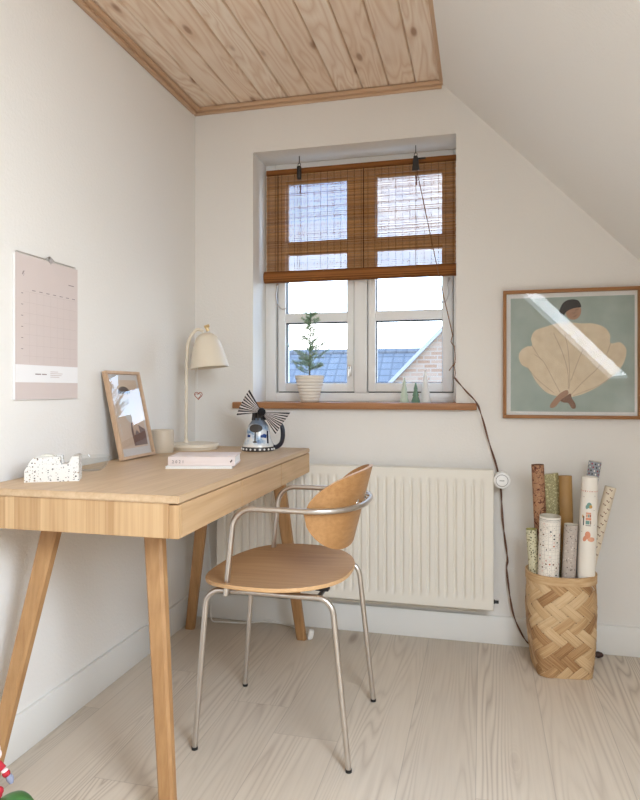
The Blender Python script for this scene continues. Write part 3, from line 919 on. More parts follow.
e1 = V((math.cos(ang_t), math.sin(ang_t), 0)); e2 = V((-math.sin(ang_t), math.cos(ang_t), 0))
ft = lambda u, v, w_: V((tpx, tpy, DT))+e1*u+e2*w_+V((0, 0, v))
td = thing('tape_dispenser', 'speckled terrazzo tape dispenser on the near end of the desk', 'tape dispenser', (tpx, tpy, DT), ang_t)
outline = [(0, 0), (.129, 0), (.129, .0625), (.112, .0625), (.109, .056), (.1065, .048), (.102, .0445), (.088, .0425), (.086, .046), (.0845, .060), (.082, .0625), (.022, .061), (.012, .050), (.001, .029)]
bm = B(); prism(bm, outline, ft, .018); 
prism(bm, outline[:8]+[(.02, .022), (.001, .022)], lambda u, v, w_: ft(u, v, .018+w_), .022)
prism(bm, outline, lambda u, v, w_: ft(u, v, .040+w_), .018)
obj('body', bm, terrazzo(), td, smooth=False)
bm = B()
lathe(bm, [(.013, -.009), (.031, -.009), (.031, .009), (.013, .009), (.013, -.009)], ft(.050, .036, .029), 36, mat=Matrix.Rotation(ang_t, 4, 'Z') @ RyX)
obj('tape_roll', bm, plain('clear_tape', (.75, .72, .64), .25), td)
bm = B(); prism(bm, [(.115, .0625), (.127, .0625), (.129, .067), (.127, .0665), (.115, .0645)], lambda u, v, w_: ft(u, v, .018+w_), .022); obj('cutter', bm, M_steel, td, smooth=False)

# glass bowl behind it
gx_, gy_ = .118, -.945
M_bowl = glass_mat('bowl_glass', .05, (.96, .97, .97), .04)
bm = B()
lathe(bm, [(0, .002), (.028, 0), (.040, .012), (.049, .030), (.052, .040), (.0535, .040), (.0505, .028), (.041, .009), (.028, -.0), (0, 0)][:], (gx_, gy_, DT+.0005), 36)
tag(obj('glass_bowl', bm, M_bowl, loc=(gx_, gy_, DT)), 'small clear glass bowl behind the terrazzo tape dispenser', 'bowl')

# ------------------------------------------------------------------ leaning photo frame
pf = thing('photo_frame', 'small oak photo frame leaning against the left wall on the desk', 'picture frame', (.035, -.615, DT))
PFW, PFL, PFD = .212, .296, .016
bx = .074; ty = .0; tx = .010
lean = math.asin((bx-tx)/PFL)
pe2 = V((-math.sin(lean), 0, math.cos(lean))); pe1 = V((0, 1, 0)); pn = V((math.cos(lean), 0, math.sin(lean)))
pf0 = V((bx, -.724, DT+.001+PFD*math.sin(lean)*0))
fp = lambda u, v, w_: pf0+pe1*u+pe2*v+pn*w_
def fprism(bm, u0, v0, u1, v1, w0, w1, bev=0, mi=0):
    M = Matrix((( *pe1, 0), (*pe2, 0), (*pn, 0), (0,0,0,1))).transposed(); M = Matrix.Translation(pf0) @ M
    box(bm, (u0, v0, w0), (u1, v1, w1), bev, 2, mi, M)
t = .0095
bm = B(); fprism(bm, 0, 0, PFW, t, 0, PFD, .001); fprism(bm, 0, PFL-t, PFW, PFL, 0, PFD, .001); fprism(bm, 0, t, t, PFL-t, 0, PFD, .001); fprism(bm, PFW-t, t, PFW, PFL-t, 0, PFD, .001)
obj('frame', bm, M_frame_light, pf)
M_pr = [plain('print_grey', srgb(206, 200, 196), .7), plain('print_beige', srgb(206, 182, 160), .7), plain('print_dark', srgb(84, 70, 66), .7), plain('print_brown', srgb(112, 88, 82), .7), plain('print_tan', srgb(196, 164, 138), .7)]
bm = B()
fprism(bm, t, t, PFW-t, PFL-t, .002, .006)
k = lambda x, y: (t+(PFW-2*t)*x, t+(PFL-2*t)*y)
flat(bm, [k(.05, .09), k(.93, .09), k(.93, .93), k(.05, .93)], fp, .0063, 1)
flat(bm, [k(*p) for p in ell(.46, .76, .20, .09, 24, 0, PI)], fp, .0066, 2)
flat(bm, [k(*p) for p in smooth2([(.22, .68), (.40, .70), (.66, .70), (.74, .62), (.70, .48), (.60, .40), (.42, .42), (.30, .55)], 4)], fp, .0066, 0)
flat(bm, [k(.48, .11), k(.92, .11), k(.92, .30), k(.72, .36), k(.62, .40), k(.5, .42), k(.46, .3)], fp, .0066, 3)
flat(bm, [k(*p) for p in smooth2([(.54, .24), (.62, .30), (.72, .26), (.70, .38), (.60, .42), (.52, .38)], 4)], fp, .0069, 4)
for y_ in (.80, .70, .62, .52, .46, .36, .3, .26): stroke(bm, [k(.14, y_), k(.15, y_+.03)], .003, fp, .0066, 2 if y_ > .45 else 0)
obj('print', bm, M_pr, pf, smooth=False)
bm = B(); fprism(bm, t, t, PFW-t, PFL-t, .0095, .011); obj('glass', bm, glass_mat('photo_glass', .05), pf, smooth=False)

# ------------------------------------------------------------------ wall calendar
cal = thing('wall_calendar', 'pink wall calendar with a white band hanging on the left wall', 'calendar', (0, -.99, 1.35))
CY0, CY1, CZ0, CZ1 = -1.120, -.850, .952, 1.343
fc = lambda u, v, w_: V((w_, CY0+u, CZ0+v))
CW, CH = CY1-CY0, CZ1-CZ0
M_cal = plain('calendar_pink', srgb(214, 200, 195), .75, var=.015); M_calw = plain('calendar_white', srgb(242, 240, 240), .7, var=.01)
M_line = plain('calendar_line', srgb(200, 185, 180), .7); M_ink = plain('calendar_ink', srgb(150, 134, 132), .7)
bm = B(); box(bm, (.001, CY0, CZ0), (.0045, CY1, CZ1)); box(bm, (.0045, CY0-.001, CZ0-.001), (.0085, CY1+.0005, CZ1)); obj('page_block', bm, M_calw, cal, smooth=False)
bm = B()
flat(bm, [(.0, 0), (CW, 0), (CW, CH), (.0, CH)], fc, .0089, 0)
flat(bm, [(0, .046), (CW, .046), (CW, .094), (0, .094)], fc, .0092, 1)
gx0 = .055; gtop = .292; gbot = .118
for i in range(8):
    u = gx0+i*(CW-gx0-.008)/7
    if i < 7: stroke(bm, [(u, gbot-.02), (u, gtop)], .0008, fc, .0092, 2)
for i in range(7):
    v = gtop-i*(gtop-gbot)/6
    stroke(bm, [(.03, v), (CW-.008, v)], .0008, fc, .0092, 2)
for i in range(7):
    u = gx0+(i+.35)*(CW-gx0-.008)/7
    stroke(bm, [(u, gtop+.006), (u+.014, gtop+.006)], .0022, fc, .0092, 3)
for i in range(6): stroke(bm, [(.022, gtop-.006-i*.03), (.030, gtop-.006-i*.03)], .002, fc, .0092, 3)
stroke(bm, [(.026, .336), (.034, .347)], .003, fc, .0092, 3); stroke(bm, [(.030, .346), (.027, .340), (.034, .340), (.031, .333)], .0016, fc, .0092, 3)
stroke(bm, [(CW-.045, .337), (CW-.018, .337)], .0026, fc, .0092, 3)
stroke(bm, [(.078, .069), (.102, .069)], .003, fc, .0095, 3); stroke(bm, [(.106, .069), (.126, .069)], .003, fc, .0095, 3)
for i, L_ in enumerate((.035, .055, .05, .04)): stroke(bm, [(.142, .077-i*.005), (.142+L_, .077-i*.005)], .0016, fc, .0095, 2)
obj('page', bm, [M_cal, M_calw, M_line, M_ink], cal, smooth=False)
bm = B()
for i in range(36):
    u = CY0+.012+i*(CW-.024)/35
    tube(bm, [(.0045+.0052*math.cos(a), u, CZ1+.0005+.0052*math.sin(a)) for a in [2*PI*j/8 for j in range(8)]], .0007, 5, closed=True)
tube(bm, [(.0055, CY0+.006, CZ1+.005), (.0055, CY1-.006, CZ1+.005)], .0009, 6)
obj('wire_binding', bm, M_steel, cal)
bm = B(); cm = CY0+CW*.53
tube(bm, fillet([(.007, cm-.018, CZ1+.006), (.007, cm, CZ1+.016), (.007, cm+.018, CZ1+.006)], [.006]), .0011, 6)
prism(bm, [(-.009, 0), (0, -.011), (.009, 0), (0, .011)], lambda u, v, w_: V((.0095+w_, cm+u, CZ1+.003+v)), .001)
obj('hanger', bm, M_steel, cal); 
bm = B(); tube(bm, [(0, cm, CZ1+.012), (.011, cm, CZ1+.012)], .0018, 8); obj('nail', bm, M_steel, cal)

# ------------------------------------------------------------------ framed print on the window wall
pic = thing('framed_print', 'oak-framed poster of a figure in a billowing cream garment on the right of the window', 'picture', (1.525, 0, .869))
PX0, PX1, PZ0, PZ1 = 1.283, 1.7685, .869, 1.354
fq = lambda u, v, w_: V((PX0+u, -w_, PZ0+v))
S = PX1-PX0
t = .0125
M_frame_v = wood('frame_oak_upright', srgb(176, 128, 82), srgb(140, 94, 56), 'z', fine=160, along=5, cath=.3)
for a, b in (((PX0, -.026, PZ0), (PX1, -.001, PZ0+t)), ((PX0, -.026, PZ1-t), (PX1, -.001, PZ1))):
    bm = B(); box(bm, a, b, .0012); obj('frame_rail', bm, M_frame, pic)
for a, b in (((PX0, -.026, PZ0+t), (PX0+t, -.001, PZ1-t)), ((PX1-t, -.026, PZ0+t), (PX1, -.001, PZ1-t))):
    bm = B(); box(bm, a, b, .0012); obj('frame_stile', bm, M_frame_v, pic)
def art_bg():
    m, nt, out = new_mat('poster_sage'); g = N(nt); co = g.coord()
    c = g.mix(g.step(g.noise(co, 9, 5, .6), .3, .7), srgb(152, 168, 160), srgb(176, 188, 180)); g.bsdf(out, c, .8); return m
def art_cream():
    m, nt, out = new_mat('poster_cream'); g = N(nt); co = g.coord()
    c = g.mix(g.step(g.noise(co, 30, 4, .6), .3, .7), srgb(222, 202, 172), srgb(234, 217, 190)); g.bsdf(out, c, .8); return m
MA = [M_paper, art_bg(), art_cream(), plain('poster_hair', srgb(36, 32, 32), .8), plain('poster_skin', srgb(172, 134, 110), .8), plain('poster_line', srgb(172, 142, 112), .8), plain('poster_skin_dark', srgb(128, 94, 76), .8)]
def A(x, y):   # position on the poster, in parts of 512 measured from its upper left corner
    return ((x-92)/549*S, (593-y)/508*S)
bm = B()
box(bm, (PX0+t, -.008, PZ0+t), (PX1-t, -.003, PZ1-t))
flat(bm, [A(*p) for p in ((124, 566), (616, 566), (616, 116), (124, 116))], fq, .0083, 1)
flat(bm, [A(*p) for p in smooth2([(310, 505), (270, 490), (230, 450), (200, 400), (170, 380), (157, 350), (165, 325), (190, 308), (212, 304), (208, 275), (225, 245), (270, 230), (310, 219), (365, 216), (410, 221), (455, 222), (500, 238), (522, 268), (524, 300), (560, 297), (583, 320), (583, 350), (570, 385), (540, 420), (480, 465), (420, 495), (372, 508), (340, 512)], 5)], fq, .0086, 2)
flat(bm, [A(*p) for p in ell(378, 172, 31, 34, 28)], fq, .0089, 4)
flat(bm, [A(*p) for p in smooth2([(322, 176), (330, 150), (345, 133), (372, 126), (398, 132), (409, 152), (406, 158), (385, 160), (360, 168), (347, 178), (340, 190), (328, 186)], 5)], fq, .0092, 3)
for P_ in ([(372, 178), (380, 181), (388, 176)], [(386, 170), (396, 164)], [(392, 186), (386, 192), (378, 194)]): stroke(bm, [A(*p) for p in P_], .0016, fq, .0093, 3)
flat(bm, [A(*p) for p in smooth2([(284, 545), (296, 524), (325, 494), (352, 481), (358, 496), (330, 520), (308, 545), (292, 552)], 4)], fq, .0090, 4)
flat(bm, [A(*p) for p in smooth2([(326, 522), (345, 508), (366, 495), (372, 512), (386, 535), (386, 552), (372, 552), (358, 532), (340, 530)], 4)], fq, .0092, 6)
for P_ in ([(212, 304), (228, 330), (246, 358)], [(222, 340), (258, 368), (290, 425), (325, 490)], [(192, 390), (235, 440), (300, 492)], [(300, 258), (335, 335), (356, 410), (358, 475)], [(344, 262), (358, 330), (364, 440), (360, 478)], [(418, 318), (390, 385), (368, 445)], [(524, 300), (505, 350), (470, 400), (420, 445), (368, 500)], [(548, 410), (480, 462), (378, 503)]):
    stroke(bm, [A(*p) for p in [tuple(q)[:2] for q in smooth_path([(a, b, 0) for a, b in P_], 6)]], .0013, fq, .0090, 5)
obj('poster', bm, MA, pic, smooth=False)
bm = B(); box(bm, (PX0+t, -.0185, PZ0+t), (PX1-t, -.0165, PZ1-t)); obj('glass', bm, M_picglass, pic, smooth=False)

# ------------------------------------------------------------------ bamboo blind
def bamboo(name, light, dark, transl=.35):
    m, nt, out = new_mat(name); g = N(nt)
    co = g.coord(); s = g.sep(co)
    row, _ = g.white(g.comb(g.math('FLOOR', g.math('MULTIPLY', g.math('ADD', s[2], 5), 1/.0043)), 0, 0))
    st = g.noise(g.mapping(co, (6, 60, 300)), 1, 3)
    f = g.math('ADD', g.math('MULTIPLY', row, .5), g.math('MULTIPLY', st, .5))
    c = g.ramp(f, [(.2, dark), (.75, light)])
    d_ = g.n('ShaderNodeBsdfDiffuse'); g.put(d_.inputs[0], c)
    t_ = g.n('ShaderNodeBsdfTranslucent'); g.put(t_.inputs[0], c)
    mx = g.n('ShaderNodeMixShader'); mx.inputs[0].default_value = transl
    nt.links.new(d_.outputs[0], mx.inputs[1]); nt.links.new(t_.outputs[0], mx.inputs[2]); nt.links.new(mx.outputs[0], out.inputs[0])
    return m
M_bam = bamboo('bamboo_slats', srgb(206, 158, 104), srgb(140, 94, 54))
M_bamd = bamboo('bamboo_rail', srgb(152, 100, 58), srgb(104, 64, 36), 0)
BX0, BX1 = .291, 1.103; BY = .098; BZT, BZB = 1.932, 1.480
bl = thing('bamboo_blind', 'brown bamboo roller blind covering the upper half of the window', 'blind', (.69, BY, BZT))
bm = B(); box(bm, (BX0, BY-.004, BZT-.022), (BX1, BY+.012, BZT), .002); obj('head_rail', bm, M_bamd, bl)
bm = B(); pitch = .0043; k = 0; z = BZB
rng = random.Random(3)
while z < BZT-.022:
    h = .0034+rng.uniform(-.00018, .00018); dy = rng.uniform(-.0003, .0003); tl = rng.uniform(-.0002, .0002)
    x0, x1 = BX0+rng.uniform(0, .003), BX1-rng.uniform(0, .003)
    vs = [bm.verts.new(p) for p in ((x0, BY+dy, z), (x1, BY+dy, z+tl), (x1, BY+dy+.0012, z+tl), (x0, BY+dy+.0012, z), (x0, BY+dy, z+h), (x1, BY+dy, z+h+tl), (x1, BY+dy+.0012, z+h+tl), (x0, BY+dy+.0012, z+h))]
    for f in [(3,2,1,0),(4,5,6,7),(0,1,5,4),(1,2,6,5),(2,3,7,6),(3,0,4,7)]: bm.faces.new([vs[i] for i in f])
    z += pitch
obj('slats', bm, M_bam, bl, smooth=False)
M_thread = plain('dark_thread', srgb(70, 40, 24), .8)
bm = B(); n = 28
for k in range(n):
    x = BX0+.012+k*(BX1-BX0-.024)/(n-1)
    tube(bm, [(x, BY-.0012, BZB), (x, BY-.0012, BZT-.02)], .0007, 5)
for x in (.345, .722): tube(bm, [(x, BY-.002, BZB), (x, BY-.002, BZT-.02)], .0018, 6)
obj('threads', bm, M_thread, bl)
bm = B()
prof = []
for k in range(61):
    a = k/60*4.6*PI; r = .014+.0125*k/60
    prof.append((math.cos(a)*r*.75, math.sin(a)*r))
q = [V((0, BY-.004+p[0], 1.466+p[1])) for p in prof]
outer = [(BY-.004+.0195*math.cos(2*PI*j/28), 1.465+.0255*math.sin(2*PI*j/28)) for j in range(28)]
prism(bm, outer, lambda u, v, w_: V((BX0-.006+w_, u, v)), BX1-BX0+.008)
obj('bottom_roll', bm, M_bamd, bl, angle=60)
for x, ln in ((.444, .06), (.941, .065)):
    bm = B()
    box(bm, (x-.0085, BY-.022, BZT-.052), (x+.0085, BY-.006, BZT+.004), .003)
    if x > .9: prism(bm, [(-.014, 0), (.016, 0), (.010, .05), (-.008, .05)], lambda u, v, w_: V((x+u, BY-.024+w_, BZT-.054+v)), .014); box(bm, (x+.01, BY-.016, BZT-.01), (x+.04, BY-.008, BZT-.004), .001)
    p_ = obj('pulley', bm, M_dark, bl)
    bm = B(); tube(bm, [(x+.006*math.cos(a), BY-.012, BZT+.011+.007*math.sin(a)) for a in [2*PI*j/14 for j in range(14)]], .0013, 6, closed=True)
    tube(bm, smooth_path([(x-.004, BY-.012, BZT+.014), (x, BY-.012, BZT+.022), (x, BY-.012, WZ1+.002)], 4), .0018, 8)
    obj('hook', bm, M_dark, p_)
M_cord = plain('brown_cord', srgb(132, 92, 60), .8)
M_cordd = plain('dark_brown_cord', srgb(112, 78, 60), .8)
for x in (.438, .447, .941):
    bm = B(); tube(bm, [(x, BY-.013, BZT-.05), (x, BY-.010, 1.60), (x, BY-.0275, 1.47)], .001, 6); obj('lift_cord', bm, M_cord, bl)
for x in (.449, .943):
    bm = B()
    for k in range(3): ball(bm, (x+.003*(k % 2), BY-.017, BZT-.085-.012*k), .0045, 8, scale=(.8, .8, 1.4))
    obj('cord_knot', bm, plain('reddish_bead', srgb(96, 50, 38), .6), bl)
# pull cord: taut down to the edge of the recess, then a thick tail running down the wall
bm = B(); tube(bm, [(.945, BY-.016, BZT-.05), (1.040, .030, 1.425), (1.094, -.006, 1.19)], .0019, 8)
for a_, b_, c_ in (((1.094, -.006, 1.19), (1.088, -.010, 1.165), (1.098, -.008, 1.15)), ((1.100, -.008, 1.15), (1.1035, -.007, 1.10), (1.099, -.007, 1.07)), ((1.104, -.006, 1.085), (1.090, -.012, 1.065), (1.080, -.012, 1.052)), ((1.099, -.007, 1.07), (1.1035, -.006, 1.045), (1.101, -.006, 1.022))):
    tube(bm, smooth_path([a_, b_, c_], 5), .0017, 8)
obj('pull_cord', bm, M_cord, bl)
def strand(off, ph):
    P_ = smooth_path([(1.101, -.007, 1.024), (1.145, -.030, .972), (1.183, -.042, .930), (1.203, -.038, .880), (1.230, -.018, .78), (1.262, -.010, .672), (1.276, -.012, .585), (1.281, -.011, .49), (1.291, -.010, .40), (1.300, -.011, .33), (1.297, -.012, .29), (1.307, -.018, .2), (1.322, -.022, .12), (1.350, -.026, .055), (1.378, -.030, .02), (1.42, -.036, .009), (1.50, -.040, .008), (1.565, -.042, .008), (1.605, -.050, .009)], 9)
    return [p+V((off*math.cos(i*.30+ph), -abs(off)*.3+off*.5*math.sin(i*.30+ph), off*.3*math.sin(i*.30+ph))) for i, p in enumerate(P_)]
bm = B(); tube(bm, strand(.0020, 0), .0020, 8); tube(bm, strand(.0020, PI), .0020, 8)
obj('cord_tail', bm, M_cordd, bl)
bm = B(); lathe(bm, [(0, -.016), (.009, -.012), (.012, 0), (.008, .014), (.003, .018), (0, .018)], (1.615, -.052, .0125), 16, mat=Matrix.Rotation(PI/2, 4, 'Y'))
obj('cord_tassel', bm, plain('dark_wood_tassel', srgb(60, 36, 28), .5), bl)

# ------------------------------------------------------------------ plant on the sill
M_pot = plain('cream_ceramic', srgb(234, 226, 214), .35, var=.015)
px, py = .497, .062
pl = thing('potted_conifer', 'small feathery conifer in a ribbed cream pot on the window sill', 'plant', (px, py, WZ0))
bm = B(); prof = [(0, 0), (.036, 0)]
for k in range(8):
    r = .040+.0205*k/7; z0 = .003+k*.0132
    prof += [(r-.002, z0), (r+.0008, z0+.004), (r+.001, z0+.009), (r-.0015, z0+.0125)]
prof += [(.0635, .108), (.0635, .112), (.060, .112), (.058, .104), (.050, .06), (0, .06)]
lathe(bm, prof, (px, py, WZ0), 44); obj('pot', bm, M_pot, pl, angle=60)
bm = B(); lathe(bm, [(.055, .098), (.03, .102), (0, .103)], (px, py, WZ0), 24); obj('soil', bm, plain('potting_soil', (.05, .035, .025), .95, bump=.8, bscale=90), pl)
rng = random.Random(11)
bm = B(); trunk = smooth_path([(px, py, WZ0+.10), (px+.001, py, WZ0+.2), (px+.003, py, WZ0+.30), (px+.004, py, WZ0+.398)], 5)
tube(bm, trunk, [.0032-.0022*i/(len(trunk)-1) for i in range(len(trunk))], 7)
branches = []
def branch(f, a, L, rise, twigs=3):
    p0 = V((px+.004*f, py, WZ0+.112+f*.280)); d_ = V((math.cos(a), math.sin(a)*.8, 0))
    L *= 1.28; p2 = p0+d_*L+V((0, 0, rise)); p1 = p0.lerp(p2, .5)+V((0, 0, -.18*rise-.002))
    br = smooth_path([p0, p1, p2], 5); branches.append(br)
    tube(bm, br, [.0011-.0007*i/(len(br)-1) for i in range(len(br))], 5)
    for t_ in range(twigs):
        q0 = br[int((.35+.5*(t_+rng.random())/max(1, twigs))*(len(br)-1))]; sg = rng.choice((-1, 1))
        b2 = a+sg*rng.uniform(.5, 1.0); l2 = L*rng.uniform(.25, .45)
        tw = [q0, q0+V((math.cos(b2), math.sin(b2)*.8, .45))*l2*.5, q0+V((math.cos(b2), math.sin(b2)*.8, .6))*l2]
        branches.append(smooth_path(tw, 2)); tube(bm, tw, .0005, 4)
for k in range(20): branch(rng.uniform(.03, .30), rng.uniform(0, 2*PI), rng.uniform(.036, .066), rng.uniform(.0, .034))
for f, a, L, rise in ((.26, .15, .078, .055), (.30, 3.3, .080, .050), (.34, -.5, .070, .052), (.24, 2.6, .066, .06), (.28, 5.4, .060, .05), (.40, .5, .050, .03), (.42, 2.9, .050, .03)): branch(f, a, L, rise, 4)
for k in range(22): branch(rng.uniform(.36, .70), rng.uniform(0, 2*PI), rng.uniform(.018, .036), rng.uniform(.01, .022), 2)
for k in range(16): branch(rng.uniform(.72, .93), rng.uniform(0, 2*PI), rng.uniform(.018, .034)*(1.0), rng.uniform(.006, .020), 2)
obj('trunk', bm, plain('conifer_bark', srgb(96, 86, 62), .8), pl)
bm = B()
def needle(p, d, L, w=.0011):
    d = d.normalized(); s = d.cross(V((rng.uniform(-1, 1), rng.uniform(-1, 1), rng.uniform(-1, 1))))
    if s.length < 1e-4: return
    s = s.normalized()*w; s2 = d.cross(s).normalized()*w*.6
    b1, b2, b3, tip = bm.verts.new(p+s), bm.verts.new(p-s*.5+s2), bm.verts.new(p-s*.5-s2), bm.verts.new(p+d*L)
    bm.faces.new([b1, b2, tip]); bm.faces.new([b2, b3, tip]); bm.faces.new([b3, b1, tip])
for br in branches:
    n_ = len(br)
    for i in range(1, n_):
        ax = (br[i]-br[i-1]).normalized()
        for _ in range(7):
            p = br[i-1].lerp(br[i], rng.random())
            q = V((rng.gauss(0, 1), rng.gauss(0, 1), rng.gauss(0, 1))); q = (q-ax*q.dot(ax)).normalized()
            needle(p, ax*.8+q, rng.uniform(.008, .015), .0006)
for i in range(6, len(trunk)):
    for _ in range(7):
        a = rng.uniform(0, 2*PI); needle(trunk[i-1].lerp(trunk[i], rng.random()), V((math.cos(a), math.sin(a), .9)), rng.uniform(.009, .018))
def needle_mat():
    m, nt, out = new_mat('blue_green_needles'); g = N(nt)
    c = g.mix(g.noise(g.coord(), 60, 2), srgb(126, 160, 130), srgb(190, 208, 178)); g.bsdf(out, c, .6); return m
obj('foliage', bm, needle_mat(), pl, smooth=False)

# ------------------------------------------------------------------ three little trees on the sill
def cone_tree(name, label, x, y, h, r, col, tiers):
    bm = B(); prof = [(0, 0), (r*.96, 0)]
    for k in range(tiers):
        z0 = h*k/tiers*.9; z1 = h*(k+1)/tiers*.9+h*.02; ra = r*(1-.80*k/tiers); rb = r*(1-.80*(k+1)/tiers)*.80
        prof += [(ra, z0+.002), (ra*.985, z0+.006), (rb, z1)]
    prof += [(r*.10, h*.96), (0, h)]
    lathe(bm, prof, (x, y, WZ0), 36)
    return tag(obj(name, bm, plain(name+'_'+str(int(x*1000))+'_glaze', col, .45, bump=.25, bscale=300, var=.06), loc=(x, y, WZ0), angle=50), label, 'ornament', 'little trees on the window sill')
cone_tree('tree_ornament', 'pale green little tree ornament, left of the three on the window sill', .899, .045, .103, .0195, srgb(200, 214, 196), 4)
cone_tree('tree_ornament', 'dark green little tree ornament, smallest of the three on the window sill', .946, .035, .084, .0175, srgb(108, 142, 120), 3)
cone_tree('tree_ornament', 'white little tree ornament, tallest of the three on the window sill', .981, .078, ( .134), .0235, (.86, .86, .85), 4)

# ------------------------------------------------------------------ painted jug with bow
jx, jy = .382, -.262
jg = thing('ceramic_jug', 'blue and white painted jug with dark handle and striped bow on the desk', 'jug', (jx, jy, DT))
M_delft = None
def delft():
    m, nt, out = new_mat('painted_glaze'); g = N(nt); co = g.coord(); s = g.sep(co)
    n1 = g.noise(co, 26, 4, .6)
    c = g.ramp(n1, [(.36, srgb(236, 234, 230)), (.5, srgb(214, 222, 230)), (.6, srgb(150, 178, 206)), (.72, srgb(74, 104, 160))])
    low = g.step(g.math('ADD', s[2], g.math('MULTIPLY', n1, .02)), .048, .030)
    c = g.mix(low, c, srgb(236, 234, 228))
    hi = g.step(g.math('ADD', s[2], g.math('MULTIPLY', n1, .02)), .098, .112)
    c = g.mix(hi, c, srgb(112, 124, 140))
    g.bsdf(out, c, .2, coat=.5); return m
bm = B()
lathe(bm, [(.060, .016), (.0595, .022), (.053, .034), (.048, .048), (.045, .066), (.042, .082), (.037, .096), (.029, .108), (.022, .116), (.019, .124)], (jx, jy, DT), 48)
obj('body', bm, delft(), jg)
M_jd = plain('dark_glaze', srgb(58, 54, 52), .3, var=.2)
bm = B(); lathe(bm, [(0, 0), (.058, 0), (.062, .003), (.062, .013), (.060, .0165)], (jx, jy, DT), 48)
for k in range(22):
    a = 2*PI*k/22; ball(bm, (jx+.062*math.cos(a), jy+.062*math.sin(a), DT+.008), .0042, 8, mi=1)
obj('base_band', bm, [M_jd, M_paper], jg)
bm = B(); lathe(bm, [(.019, .123), (.0225, .126), (.020, .130), (.018, .150), (.021, .158), (.021, .162), (.017, .162), (.015, .135), (0, .134)], (jx, jy, DT), 32)
for k in range(10): a = 2*PI*k/10; tube(bm, [(jx+.0235*math.cos(a), jy+.0235*math.sin(a), DT+.115), (jx+.019*math.cos(a), jy+.019*math.sin(a), DT+.155)], .003, 6)
obj('neck', bm, M_jd, jg)
# motifs painted on the side towards the room
def jr(z):   # body radius
    P_ = [(.016, .060), (.022, .0595), (.034, .053), (.048, .048), (.066, .045), (.082, .042), (.096, .037), (.108, .029), (.116, .022)]
    for (a, ra), (b, rb) in zip(P_, P_[1:]):
        if a <= z <= b: return ra+(rb-ra)*(z-a)/(b-a)
    return .03
thc = -PI/2-.30+.48
def fj(u, v, w_):
    r = jr(v)+w_; a = thc+u/max(r, .02)
    return V((jx+r*math.cos(a), jy+r*math.sin(a), DT+v))
bm = B()
def wrap(poly, mi, w_=.0012):
    cu = sum(p[0] for p in poly)/len(poly); cv = sum(p[1] for p in poly)/len(poly)
    prev = None
    rings = []
    for f in (0, .5, 1.0):
        rings.append([bm.verts.new(fj(cu+(p[0]-cu)*f, cv+(p[1]-cv)*f, w_)) for p in poly] if f else [bm.verts.new(fj(cu, cv, w_))])
    n = len(poly)
    for j in range(n):
        bm.faces.new([rings[0][0], rings[1][j], rings[1][(j+1) % n]]).material_index = mi
        bm.faces.new([rings[1][j], rings[2][j], rings[2][(j+1) % n], rings[1][(j+1) % n]]).material_index = mi
wrap(ell(-.004, .086, .027, .015, 20), 0); wrap([(-.0065, .035), (-.0015, .035), (-.0015, .08), (-.0065, .08)], 0); wrap(ell(-.004, .036, .009, .003, 12), 0)
wrap([(.016, .052), (.040, .050), (.042, .062), (.030, .066), (.016, .060)], 1); wrap([(-.040, .052), (-.024, .053), (-.024, .062), (-.040, .062)], 1)
wrap([(.044, .030), (.052, .030), (.050, .075), (.042, .078)], 2)
obj('motif', bm, [M_jd, plain('cobalt_glaze', srgb(46, 76, 142), .25), plain('navy_glaze', srgb(30, 36, 62), .25)], jg)
M_navy = plain('navy_handle', srgb(24, 26, 42), .3)
bm = B()
hp = smooth_path([(.020, 0, .125), (.060, 0, .118), (.088, 0, .095), (.094, 0, .062), (.088, 0, .030), (.070, 0, .014), (.054, 0, .016)], 7)
ea = math.radians(10)
pr_ = []
for i, p in enumerate(hp):
    tn = (hp[min(i+1, len(hp)-1)]-hp[max(i-1, 0)]).normalized(); nn = V((-tn.z, 0, tn.x)); wv = V((0, 1, 0))
    c = V((jx+p.x*math.cos(ea), jy+p.x*math.sin(ea), DT+p.z)); Rz = Matrix.Rotation(ea, 3, 'Z')
    hw, hh = .011, .0085
    pr_.append([bm.verts.new(c+Rz @ (wv*hw*math.cos(a)+nn*hh*math.sin(a))) for a in [2*PI*j/12 for j in range(12)]])
for A_, B_ in zip(pr_, pr_[1:]):
    for j in range(12): bm.faces.new([A_[j], A_[(j+1) % 12], B_[(j+1) % 12], B_[j]])
bm.faces.new(pr_[0][::-1]); bm.faces.new(pr_[-1])
obj('handle', bm, M_navy, jg)
# bow
M_bowd = plain('black_ribbon', srgb(38, 34, 36), .7); M_boww = plain('cream_ribbon', srgb(206, 198, 194), .7)
kx = V((jx+.028, jy-.040, DT+.147))
ca = math.radians(14)
rt = V((math.cos(ca), math.sin(ca), 0)); fwd = V((-math.sin(ca), math.cos(ca), 0)); upv = V((0, 0, 1))
def wing(a0, a1, L0, L1, bend):
    """fan-shaped pleated loop from the knot"""
    bm = B(); NS = 17; NRr = 8
    for side in (0, 1):
        G = []
        for i in range(NS*2+1):
            f = i/(NS*2); a = a0+(a1-a0)*f; L = (L0+(L1-L0)*f)*(1-.13*math.sin(PI*f))
            row = []
            for j in range(NRr+1):
                r = .008+(L-.008)*j/NRr
                puff = (.020*math.sin(PI*min(1, (j/NRr)*.95))+.002)*(1 if side == 0 else -.7)
                pleat = .0028*math.sin(f*PI*9)*(j/NRr)
                p = kx+rt*(r*math.cos(a))+upv*(r*math.sin(a)) - fwd*(puff*(.5+.5*math.sin(PI*f))+pleat)
                row.append(bm.verts.new(p))
            G.append(row)
        for i in range(NS*2):
            for j in range(NRr):
                bm.faces.new([G[i][j], G[i+1][j], G[i+1][j+1], G[i][j+1]]).material_index = 0 if i % 4 < 2 else 1
    bmesh.ops.remove_doubles(bm, verts=bm.verts, dist=.0004)
    return bm
